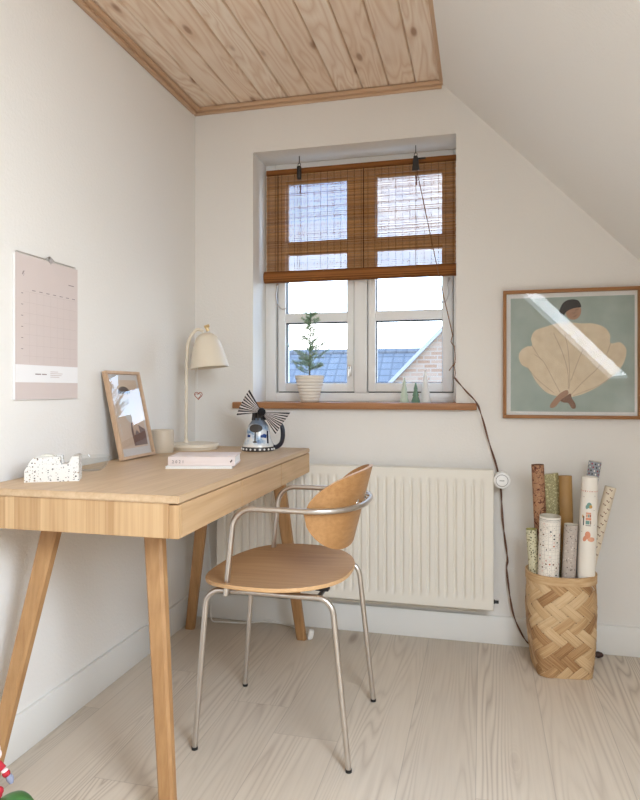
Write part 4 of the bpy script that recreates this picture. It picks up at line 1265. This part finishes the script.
bow = obj('bow', wing(math.radians(187), math.radians(119), .094, .095, 0), [M_bowd, M_boww], jg, angle=80)
obj('bow_loop', wing(math.radians(-58), math.radians(-1), .096, .106, 0), [M_bowd, M_boww], bow, angle=80)
bm = B(); ball(bm, kx-fwd*.006, .0155, 16, scale=(1, .8, .95)); obj('bow_knot', bm, plain('black_velvet', srgb(22, 20, 24), .9), bow)

# ------------------------------------------------------------------ white cable and plug under the desk
bm = B()
cab = smooth_path([(.085, -.03, .655), (.070, -.03, .42), (.085, -.035, .24), (.093, -.04, .12), (.094, -.05, .04), (.108, -.062, .007), (.150, -.062, .006), (.24, -.052, .006), (.31, -.030, .010), (.345, -.024, .017), (.385, -.026, .010), (.44, -.034, .006), (.485, -.065, .005), (.492, -.095, .006), (.510, -.108, .010), (.530, -.112, .014), (.552, -.126, .016)], 8)
tube(bm, cab, .0026, 8)
cb = thing('white_cable', 'white cable running along the floor below the desk to a small plug', 'cable', (.3, -.05, 0))
obj('cable', bm, plain('white_plastic', (.82, .81, .78), .4), cb)
bm = B()
box(bm, (-.011, -.010, -.018), (.011, .010, .018), .005, 3, mat=Matrix.Translation((.556, -.142, .0215)) @ Matrix.Rotation(.25, 4, 'Y') @ Matrix.Rotation(.3, 4, 'Z'))
tube(bm, [(.553, -.132, .02), (.553, -.125, .016)], .005, 8); ball(bm, (.551, -.147, .008), .008, 8)
obj('plug', bm, plain('white_plastic', (.82, .81, .78), .4), cb)

# ------------------------------------------------------------------ woven basket
def weave_mat(name, along):
    m, nt, out = new_mat(name); g = N(nt); co = g.coord('UV'); s = g.sep(co)
    # u across the strip, v along it, third value in the colour attribute gives the strip tone
    tn = g.n('ShaderNodeAttribute'); tn.attribute_name = 'tone'
    tv = g.sep(tn.outputs['Color'])[0]
    st = g.noise(g.comb(g.math('ADD', g.math('MULTIPLY', s[0], 9), g.math('MULTIPLY', tv, 50)), g.math('MULTIPLY', s[1], .35), 0), 1, 4, .6)
    f = g.math('ADD', g.math('MULTIPLY', st, .75), g.math('MULTIPLY', g.math('SUBTRACT', tv, .5), .35))
    c = g.ramp(f, [(.16, srgb(152, 112, 74)), (.36, srgb(192, 154, 110)), (.56, srgb(214, 184, 144))])
    g.bsdf(out, c, .55, 0, g.bump(st, .2, .0008), .3)
    return m
M_weave = weave_mat('wood_splint', 1)
bk_x, bk_y = 1.473, -.172
brz = math.radians(7)
bsk = thing('woven_basket', 'tall woven wood-splint basket full of paper rolls on the floor in the corner', 'basket', (bk_x, bk_y, 0), brz)
BHt = .335
def bpt(a, z):
    """outer surface: square at the floor, round at the rim; a in turns 0..1"""
    t = max(0, min(1, z/BHt)); th = 2*PI*a
    n = 7.5-5.2*min(1, t*1.9)**.8
    n = max(n, 2.2)
    c, s_ = math.cos(th), math.sin(th)
    r = 1/((abs(c)**n+abs(s_)**n)**(1/n))
    bulge = 1+.045*math.sin(PI*min(1, t*1.15))
    hx_ = (.088+.025*min(1, t*1.6))*bulge; hy_ = (.088+.010*min(1, t*1.6))*bulge
    hx_ = min(hx_, .116); 
    return V((hx_*r*c, hy_*r*s_, z))
def bnorm(a, z):
    p = bpt(a, z); d1 = bpt(a+.002, z)-p; d2 = bpt(a, z+.003)-p
    n = d1.cross(d2).normalized()
    return n if n.dot(V((p.x, p.y, 0))) > 0 else -n
# diagonal twill strips over the wall, in (a turns, z) space; 12 strips each way round
bm = B(); uvl = bm.loops.layers.uv.new('UVMap'); cl = bm.loops.layers.float_color.new('tone')
NST = 14; WID = 1/NST; zt = BHt-.005
zcell = .043
rngb = random.Random(5)
def strip(sdir, k, tone):
    # centre line a = k*WID + sdir*s*WID/2... cells indexed along the strip
    steps = 8
    nq = zt/(zcell/2)
    rows = []
    for i in range(int(nq*steps)+2):
        q = min(i/steps, nq)                 # crossings passed on the way up
        z = min(max(q*zcell/2, .0008), zt)
        ac = k*WID + sdir*q*WID/2
        # over two, under two
        row = []
        for j in (-1, -.88, 0, .88, 1):
            a_ = ac+j*.47*WID
            wv = max(-1, min(1, 1.8*math.cos(PI/2*(q+sdir*j*.47-.5))))*sdir
            row.append((bm.verts.new(bpt(a_, z)+bnorm(a_, z)*(.0017*wv + (.0007 if abs(j) < 1 else 0))), (j*.5+.5, q*.5)))
        rows.append(row)
    for A_, B_ in zip(rows, rows[1:]):
        for j in range(4):
            try: f = bm.faces.new([A_[j][0], A_[j+1][0], B_[j+1][0], B_[j][0]])
            except ValueError: continue
            for lp, uv in zip(f.loops, (A_[j][1], A_[j+1][1], B_[j+1][1], B_[j][1])):
                lp[uvl].uv = uv; lp[cl] = (tone, tone, tone, 1)
for k in range(NST):
    strip(1, k, rngb.random()); strip(-1, k, rngb.random())
obj('weave', bm, M_weave, bsk, local=True, angle=70)
# inner skin, floor of the basket and rim band
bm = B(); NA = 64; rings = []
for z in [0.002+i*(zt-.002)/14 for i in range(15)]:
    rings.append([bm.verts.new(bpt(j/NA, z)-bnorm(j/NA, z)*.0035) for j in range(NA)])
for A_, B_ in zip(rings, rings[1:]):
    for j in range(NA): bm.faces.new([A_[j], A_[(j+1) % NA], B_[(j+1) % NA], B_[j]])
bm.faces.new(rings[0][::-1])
obj('hole_shade_skin', bm, wood('basket_hole_shade', srgb(84, 58, 36), srgb(50, 34, 22), 'z', fine=100, along=10), bsk, local=True)  # dark skin added behind the weave, so its holes read as shade
def band(z0, z1, o0, o1, name, parent, tone=.6):
    bm = B(); uvl = bm.loops.layers.uv.new('UVMap'); cl = bm.loops.layers.float_color.new('tone')
    prof = [(z0, o0), (z0+.001, o1), (z1-.001, o1), (z1, o0), (z1, -.004), (z0, -.004)]
    R_ = []
    for j in range(NA+1):
        zr = .014*0
        R_.append([bm.verts.new(bpt(j/NA, min(z, BHt))*1+V((0, 0, max(0, z-BHt)))+bnorm(j/NA, BHt*.8)*o) for z, o in prof])
    for j in range(NA):
        for i in range(6):
            f = bm.faces.new([R_[j][i], R_[j+1][i], R_[j+1][(i+1) % 6], R_[j][(i+1) % 6]])
            for lp, uv in zip(f.loops, ((i*.2, j*.3), (i*.2, j*.3+.3), (i*.2+.2, j*.3+.3), (i*.2+.2, j*.3))): lp[uvl].uv = uv; lp[cl] = (tone, tone, tone, 1)
    return obj(name, bm, M_weave, parent, local=True, angle=40)
band(BHt-.022, BHt+.008, .001, .0052, 'rim', bsk, .62)

# ------------------------------------------------------------------ paper rolls in the basket
def spots(name, base, cols, scale, size, stretch=(1, 1, 1), jitter=1, second=None):
    m, nt, out = new_mat(name); g = N(nt)
    co = g.mapping(g.coord(), stretch)
    v = g.n('ShaderNodeTexVoronoi'); g.put(v.inputs['Vector'], co); v.inputs['Scale'].default_value = scale; v.inputs['Randomness'].default_value = jitter
    cs = g.sep(v.outputs['Color'])
    wob = g.math('MULTIPLY', g.math('SUBTRACT', g.noise(co, scale*3, 2), .5), .35)
    f = g.step(g.math('ADD', g.math('ADD', v.outputs['Distance'], wob), g.math('MULTIPLY', cs[0], .15)), size+.03, size-.03)
    stops = [(i/max(1, len(cols)-1), c) for i, c in enumerate(cols)] if len(cols) > 1 else [(0, cols[0]), (1, cols[0])]
    c = g.mix(f, base, g.ramp(cs[1], stops))
    g.bsdf(out, c, .55, spec=.3); return m
def twigs(name, base, ink):
    m, nt, out = new_mat(name); g = N(nt); co = g.coord()
    n1 = g.noise(co, 42, 2, .5, 1.2)
    ln = g.step(g.math('ABSOLUTE', g.math('SUBTRACT', n1, .5)), .035, .015)
    n2 = g.noise(co, 90, 2); bl_ = g.step(n2, .60, .66)
    c = g.mix(g.math('MAXIMUM', ln, bl_), base, ink); g.bsdf(out, c, .6, spec=.3); return m
def hatch(name, base, ink):
    m, nt, out = new_mat(name); g = N(nt); co = g.coord('UV'); s = g.sep(co)
    d1 = g.math('FRACT', g.math('MULTIPLY', g.math('ADD', s[0], s[1]), 210)); d2 = g.math('FRACT', g.math('MULTIPLY', g.math('SUBTRACT', s[0], s[1]), 210))
    c = g.mix(g.step(d1, .70, .80), base, ink); c = g.mix(g.step(d2, .74, .84), c, tuple(x*.8 for x in ink))
    c = g.mix(g.step(g.noise(co, 120, 3), .55, .62), c, srgb(222, 216, 170))
    g.bsdf(out, c, .6, spec=.3); return m
M_core = plain('paper_inside', srgb(214, 206, 190), .8)
def roll(label, top, axis_end, r, L, mats, decals=None, hollow=True, flat_k=1, name='paper_roll', top_dark=False, core=None, pinch=None):
    """tube of paper: top centre, a second point the axis passes through below, radius, length"""
    top = V(top); ax = (V(axis_end)-top).normalized()
    bot = top+ax*L
    rx = V((0, -1, 0)) - ax*V((0, -1, 0)).dot(ax); rx.normalize(); ry = ax.cross(rx)
    # local frame: z up the roll, -y front
    o = thing(name, label, 'paper roll', tuple(bot), 0, 'paper rolls in the basket')
    bm = B(); uvl = bm.loops.layers.uv.new('UVMap'); n = 32
    th = .0016
    def P(a, s, rr): return bot - ax*s + (rx*math.cos(a)*flat_k + ry*math.sin(a))*rr
    zs = [0, L*.25, L*.5, L*.75, L-.012, L]
    pr = lambda s: r*(pinch(s/L) if pinch else 1)
    rings = [[bm.verts.new(P(2*PI*j/n, s, pr(s))) for j in range(n)] for s in zs]
    for i in range(len(zs)-1):
        for j in range(n):
            f = bm.faces.new([rings[i][j], rings[i][(j+1) % n], rings[i+1][(j+1) % n], rings[i+1][j]])
            uu = [(j/n*2*PI*r, zs[i]), ((j+1)/n*2*PI*r, zs[i]), ((j+1)/n*2*PI*r, zs[i+1]), (j/n*2*PI*r, zs[i+1])]
            for lp, uv in zip(f.loops, uu): lp[uvl].uv = uv
    # spiral end: inner wall goes down
    inn = [[bm.verts.new(P(2*PI*j/n, s, pr(L)-th)) for j in range(n)] for s in (L, L-min(.06, L*.5))]
    for j in range(n):
        k = (j+1) % n
        bm.faces.new([rings[-1][j], rings[-1][k], inn[0][k], inn[0][j]]).material_index = 1
        bm.faces.new([inn[0][j], inn[0][k], inn[1][k], inn[1][j]]).material_index = 1
    bm.faces.new(inn[1]).material_index = 1; bm.faces.new(rings[0][::-1])
    # second turn of the wound sheet showing inside the mouth
    rr = (pr(L)-th)*.72
    c1 = [[bm.verts.new(P(2*PI*j/n*.93, s, rr+.10*rr*j/n)) for j in range(n)] for s in (L-.003, L-min(.06, L*.5))]
    for j in range(n-1): bm.faces.new([c1[0][j], c1[0][j+1], c1[1][j+1], c1[1][j]]).material_index = 1
    obj('sheet', bm, [mats, core or M_core], o, angle=50)
    if decals:
        bm = B()
        dm = decals(bm, lambda u, s, w_: P(u/r, s, pr(s)+w_), L)
        obj('print', bm, dm, o, smooth=False)
    return o
C_ = V((bk_x, bk_y, 0))
def below(top, tx, ty): return (tx, ty, .20)

# colours of the patterned papers
P_brown = twigs('brown_leaf_paper', srgb(170, 128, 96), srgb(96, 52, 40))
P_green = hatch('green_hatched_paper', srgb(206, 196, 146), srgb(112, 108, 84))
P_dots = spots('olive_dotted_paper', srgb(208, 202, 172), [srgb(60, 62, 52), srgb(110, 100, 60)], 150, .40)
P_floral = spots('grey_floral_paper', srgb(188, 176, 166), [srgb(82, 74, 74), srgb(224, 216, 206), srgb(110, 90, 84)], 150, .42)
P_kraft = wood('gold_kraft_paper', srgb(178, 140, 86), srgb(150, 112, 62), 'z', fine=20, along=6, cath=.1, rough=.35, spec=.5)
P_white = plain('white_wrapping_paper', srgb(240, 233, 222), .5, var=.01)
P_blue = plain('grey_blue_paper', srgb(150, 156, 164), .5, var=.05)
P_cream = plain('cream_paper', srgb(226, 212, 190), .55, var=.02)
ink_d = plain('ink_charcoal', srgb(60, 58, 60), .6); ink_r = plain('ink_rust', srgb(190, 104, 70), .6); ink_g = plain('ink_teal', srgb(120, 158, 148), .6)
ink_b = plain('ink_brown', srgb(120, 84, 60), .6); ink_p = plain('ink_peach', srgb(226, 168, 138), .6); ink_c = plain('ink_crimson', srgb(150, 54, 70), .6); ink_l = plain('ink_grid', srgb(176, 168, 160), .6); ink_w = plain('ink_white', srgb(238, 232, 226), .6); ink_y = plain('ink_mustard', srgb(206, 160, 84), .6)
def dflat(bm, poly, fr, w_, mi):
    """wrap an outline on the roll: subdivide by fanning so it follows the curve"""
    cu = sum(p[0] for p in poly)/len(poly); cv = sum(p[1] for p in poly)/len(poly); n = len(poly)
    mid = [bm.verts.new(fr(cu+(p[0]-cu)*.5, cv+(p[1]-cv)*.5, w_)) for p in poly]; out = [bm.verts.new(fr(p[0], p[1], w_)) for p in poly]; c = bm.verts.new(fr(cu, cv, w_))
    for j in range(n):
        k = (j+1) % n
        bm.faces.new([c, mid[j], mid[k]]).material_index = mi; bm.faces.new([mid[j], out[j], out[k], mid[k]]).material_index = mi
def rect(u0, v0, u1, v1, k=3):
    P_ = []
    for a, b in (((u0, v0), (u1, v0)), ((u1, v0), (u1, v1)), ((u1, v1), (u0, v1)), ((u0, v1), (u0, v0))):
        P_ += [(a[0]+(b[0]-a[0])*i/k, a[1]+(b[1]-a[1])*i/k) for i in range(k)]
    return P_
def grid_decals(bm, fr, L):
    r_ = random.Random(2)
    for i in range(10): 
        u = -.054+i*.012*1.0
        stroke(bm, [(u, s) for s in [j*L/24 for j in range(24)]], .0006, fr, .0004, 0)
    for j in range(2, 24):
        v = L-.016-j*.0125+.0125*2
        if v < 0: break
        stroke(bm, [(u, v) for u in [-.054+i*.004 for i in range(28)]], .0006, fr, .0004, 0)
    stroke(bm, [(u, L-.008) for u in [-.06+i*.004 for i in range(31)]], .0012, fr, .0004, 1); stroke(bm, [(u, L-.0125) for u in [-.06+i*.004 for i in range(31)]], .0008, fr, .0004, 1)
    for i in range(9):
        for j in range(18):
            u = -.048+i*.012; v = L-.022-j*.0125
            q = r_.random(); mi = r_.choice((1, 1, 2, 3))
            if q < .16: dflat(bm, ell(u, v, .0032, .0028, 10), fr, .0005, mi)
            elif q < .30:
                stroke(bm, [(u-.003, v), (u, v+.003), (u+.003, v), (u, v-.003), (u-.003, v)], .0009, fr, .0005, mi)
            elif q < .38: dflat(bm, [(u-.002, v-.003), (u+.002, v-.003), (u+.001, v+.003), (u-.001, v+.003)], fr, .0005, mi)
            elif q < .6: dflat(bm, ell(u, v, .001, .001, 6), fr, .0005, mi)
    return [ink_l, ink_d, ink_b, ink_r]
def kids_decals(bm, fr, L):
    for i in range(14):   # bunting
        u = -.05+i*.0075; dflat(bm, [(u-.002, L-.045), (u+.002, L-.045), (u, L-.050)], fr, .0005, (0, 3, 1)[i % 3])
    # bird-like mint patch, totem of blocks, fox-like peach shape
    dflat(bm, ell(.003, L-.094, .008, .010, 18), fr, .0005, 2); dflat(bm, ell(-.002, L-.098, .005, .006, 14), fr, .0006, 5); dflat(bm, ell(.010, L-.100, .004, .007, 14), fr, .0006, 2)
    y = L-.118
    dflat(bm, rect(-.004, y-.006, .012, y), fr, .0005, 1); dflat(bm, rect(-.004, y-.016, .000, y-.007), fr, .0005, 0); dflat(bm, rect(.001, y-.016, .005, y-.007), fr, .0005, 2); dflat(bm, rect(.006, y-.016, .012, y-.007), fr, .0005, 1)
    dflat(bm, rect(-.005, y-.026, .012, y-.018), fr, .0005, 3); dflat(bm, rect(-.005, y-.040, -.002, y-.028), fr, .0005, 4); dflat(bm, rect(.000, y-.040, .012, y-.028), fr, .0005, 2); dflat(bm, rect(-.005, y-.046, .012, y-.042), fr, .0005, 6)
    dflat(bm, rect(.017, y-.045, .0205, y-.014), fr, .0005, 7); dflat(bm, rect(.0205, y-.02, .024, y-.010), fr, .0005, 5)
    y = L-.195
    dflat(bm, ell(.004, y, .009, .013, 18), fr, .0005, 3); dflat(bm, ell(-.008, y-.014, .012, .008, 18), fr, .0006, 1); dflat(bm, ell(.012, y-.012, .006, .011, 14, rot=.4), fr, .0006, 3)
    for u, v in ((-.016, L-.062), (.022, L-.066), (-.014, L-.11), (.02, L-.14), (-.016, L-.16), (.024, L-.185)): dflat(bm, ell(u, v, .0012, .0012, 8), fr, .0005, 7)
    return [ink_r, ink_p, ink_g, plain('ink_salmon', srgb(222, 150, 118), .6), ink_b, ink_y, ink_l, ink_d]
def flower_decals(bm, fr, L):
    for i in range(6):
        for j in range(8):
            u = -.032+i*.011+(j % 2)*.0055; v = L-.008-j*.012
            dflat(bm, ell(u, v, .0026, .0035, 10), fr, .0005, (0, 1, 2)[(i+j) % 3])
    return [ink_d, ink_c, ink_w]
def leaf_decals(bm, fr, L):
    r_ = random.Random(4)
    for j in range(19):
        v = L-.010-j*.0135; u = .0095*math.sin(j*2.1)
        for k in range(2):
            dflat(bm, ell(u+.003*(k*2-1), v+.002*k, .0032, .0017, 10, rot=(.7 if k else -.7)), fr, .0005, k)
        stroke(bm, [(u-.003, v-.004), (u+.003, v+.005)], .0008, fr, .0005, 0)
    return [ink_b, plain('ink_rosewood', srgb(150, 110, 92), .6)]

roll('slim brown roll with dark leafy pattern, leftmost of the tall paper rolls in the basket', (1.396, -.172, .712), (1.415, -.165, .30), .0215, .58, P_brown, core=plain('brown_inside', srgb(120, 84, 62), .8))
roll('yellow-green hatched paper roll leaning behind the brown leafy roll', (1.437, -.100, .672), (1.487, -.110, .30), .036, .60, P_green, flat_k=.5)
roll('short dotted olive roll standing lowest at the left rim of the basket', (1.373, -.196, .488), (1.395, -.185, .2), .0190, .40, P_dots, core=plain('olive_inside', srgb(176, 170, 108), .8))
roll('thick white roll printed with a grid of small pictures at the front of the basket', (1.432, -.238, .545), (1.420, -.215, .1), .0350, .48, P_white, grid_decals)
roll('short grey floral paper roll beside the grid-printed roll in the basket', (1.500, -.228, .517), (1.484, -.212, .1), .0225, .46, P_floral)
roll('folded golden brown kraft paper roll standing in the middle of the basket', (1.492, -.140, .672), (1.500, -.150, .30), .0225, .58, P_kraft, flat_k=.6, core=P_kraft)
roll('tall white roll with colourful children\'s pictures in the basket', (1.563, -.212, .680), (1.542, -.204, .1), .0295, .62, P_white, kids_decals, pinch=lambda t: 1-.16*max(0, (t-.84)/.16), core=P_white)
roll('grey-blue flower-patterned roll rising behind the tall white roll in the basket', (1.596, -.110, .722), (1.5295, -.105, .30), .0210, .66, P_blue, flower_decals)
roll('slim cream roll with brown leaf sprigs leaning right out of the basket', (1.638, -.160, .640), (1.520, -.160, .15), .0185, .56, P_cream, leaf_decals)

# ------------------------------------------------------------------ plant and ornament at the lower left corner
cx_, cy_ = .36, -1.665
cp = thing('potted_plant', 'broad-leaved green plant at the lower left corner of the photo', 'plant', (cx_, cy_, 0))
bm = B(); lathe(bm, [(0, 0), (.06, 0), (.064, .004), (.078, .13), (.082, .135), (.082, .145), (.076, .145), (.072, .125), (0, .12)], (cx_, cy_, 0), 36); obj('pot', bm, plain('terracotta', srgb(176, 104, 72), .7), cp)
bm = B(); tube(bm, smooth_path([(cx_, cy_, .118), (cx_-.004, cy_+.006, .22), (cx_-.01, cy_+.01, .36)], 6), [.006]*13, 8); obj('stem', bm, plain('plant_stem', srgb(80, 120, 60), .6), cp)
def leaf_mat():
    m, nt, out = new_mat('leaf_green'); g = N(nt)
    c = g.mix(g.noise(g.coord(), 40, 3), srgb(38, 84, 40), srgb(78, 124, 66)); g.bsdf(out, c, .35, spec=.5); return m
M_leaf = leaf_mat()
def leaf(base, tip, up, w):
    bm = B(); b, t_ = V(base), V(tip); ax = t_-b; sd_ = ax.cross(V((0, 0, 1))).normalized(); NL, NW = 16, 8
    G = []
    for s in (0, -.0012):
        g_ = []
        for i in range(NL+1):
            f = i/NL; c = b.lerp(t_, f)+V((0, 0, up*math.sin(PI*f*.8)))
            hw = w*max(0.02, math.sin(PI*min(1, f*.95+.03)))**.75
            g_.append([bm.verts.new(c+sd_*hw*(j/NW*2-1)+V((0, 0, -.35*abs(j/NW*2-1)**1.6*hw+s))) for j in range(NW+1)])
        G.append(g_)
    for g_ in G:
        for i in range(NL):
            for j in range(NW): bm.faces.new([g_[i][j], g_[i+1][j], g_[i+1][j+1], g_[i][j+1]])
    return bm
for b_, tip, up, w in (((.375, -1.668, .24), (.484, -1.643, .236), .062, .030), ((cx_, cy_, .20), (.28, -1.60, .20), .05, .04), ((cx_, cy_, .20), (.31, -1.76, .20), .05, .04), ((cx_, cy_, .18), (.42, -1.74, .16), .04, .035)):
    bm = leaf(b_, tip, up, w); tube(bm, [(cx_, cy_, .16), b_], .003, 6)
    obj('leaf', bm, M_leaf, cp, angle=60)
# small figure on a stick stuck in the pot
og = thing('figure_ornament', 'small red and white ornament figure above the green leaf, lower left corner', 'ornament', (.404, -1.661, .12))
M_red = plain('red_felt', srgb(170, 30, 44), .8, var=.1); M_felt = plain('white_felt', srgb(222, 200, 196), .9); M_gfelt = plain('grey_felt', srgb(132, 134, 152), .8)
ox, oy = .404, -1.661
bm = B(); lathe(bm, [(0, .272), (.016, .272), (.0165, .280), (.012, .33), (.009, .355), (0, .358)], (ox, oy, 0), 24); ball(bm, (.420, -1.657, .3055), .0065, 12, scale=(1, 1, 1.1)); ball(bm, (.4165, -1.6575, .299), .0075, 12)
bd = obj('body', bm, M_red, og)
bm = B(); lathe(bm, [(.0165, .270), (.018, .274), (.018, .279), (.0165, .283)], (ox, oy, 0), 24); obj('hem', bm, M_felt, og); bm = B(); ball(bm, (ox, oy, .372), .0165, 16); ball(bm, (.414, -1.658, .366), .009, 12)
obj('head', bm, M_felt, og)
bm = B(); tube(bm, [(ox+.004, oy, .350), (.419, -1.657, .350), (.4265, -1.656, .3425)], [.0055, .0060, .0058], 12); ball(bm, (.431, -1.655, .3355), .0066, 14)
arm = obj('arm', bm, M_red, og)
bm = B(); ball(bm, (.4285, -1.6555, .340), .0062, 12, scale=(1, 1, .6)); obj('cuff', bm, M_felt, arm)
bm = B(); tube(bm, [(.4345, -1.654, .332), (.4375, -1.653, .326), (.4395, -1.6525, .319)], [.0050, .0062, .0035], 12); obj('hand', bm, M_gfelt, arm)
bm = B(); tube(bm, [(.385, -1.663, .12), (ox, oy, .275)], .0022, 8); obj('stick', bm, M_sill, og)

# ------------------------------------------------------------------ sky, daylight and camera
w = bpy.data.worlds.new('World'); scene.world = w; w.use_nodes = True
nt = w.node_tree; nt.nodes.clear(); g = N(nt)
out = nt.nodes.new('ShaderNodeOutputWorld'); bg = nt.nodes.new('ShaderNodeBackground')
co = g.coord('Generated'); s_ = g.sep(co)
n1 = g.noise(g.mapping(co, (1, 1, 1.6)), 3.2, 6, .6, .3)
cl_ = g.step(n1, .46, .68)
skyc = g.mix(g.step(s_[2], .05, .40), (.80, .92, 1.0), (.26, .54, 1.0))
c = g.mix(cl_, skyc, (1, .99, .98))
nt.links.new(c, bg.inputs[0]); bg.inputs[1].default_value = 9.0
nt.links.new(bg.outputs[0], out.inputs[0])

def area(name, loc, direction, sx, sy, power, col):
    L = bpy.data.lights.new(name, 'AREA'); L.shape = 'RECTANGLE'; L.size = sx; L.size_y = sy; L.energy = power; L.color = col
    o = bpy.data.objects.new(name, L); COL.objects.link(o); o.location = loc
    o.rotation_euler = V(direction).to_track_quat('-Z', 'Y').to_euler()
    return o
# daylight entering through the roof window beside the camera
q = V((1.028, 0, 1)).normalized()
ax_ = V((1, 0, SL)).normalized()
so = area('roof_window_daylight', (0, 0, 0), (0, 0, -1), 1.0, .70, 70, (.86, .94, 1))
cpos = sl((SKX0+SKX1)/2, (SKY0+SKY1)/2, .03)
so.matrix_world = Matrix(((ax_.x, 0, q.x, cpos.x), (ax_.y, 1, q.y, cpos.y), (ax_.z, 0, q.z, cpos.z), (0, 0, 0, 1)))

cam = bpy.data.cameras.new('camera'); co_ = bpy.data.objects.new('camera', cam); COL.objects.link(co_)
cam.sensor_fit = 'VERTICAL'; cam.sensor_height = 36; cam.lens = 644/800*36
cam.shift_y = -(400-389)/800.
cam.clip_start = .02
co_.location = (1.205, -2.574, .98)
co_.rotation_euler = (PI/2, 0, math.atan(162/644))
scene.camera = co_
vs = scene.view_settings
vs.view_transform = 'Standard'; vs.look = 'None'; vs.exposure = -0.32; vs.gamma = 1; vs.use_curve_mapping = False
scene.cycles.use_denoising = True
scene.cycles.max_bounces = 10; scene.cycles.diffuse_bounces = 6; scene.cycles.transparent_max_bounces = 12
scene.cycles.sample_clamp_indirect = 6
scene.cycles.caustics_reflective = False; scene.cycles.caustics_refractive = False
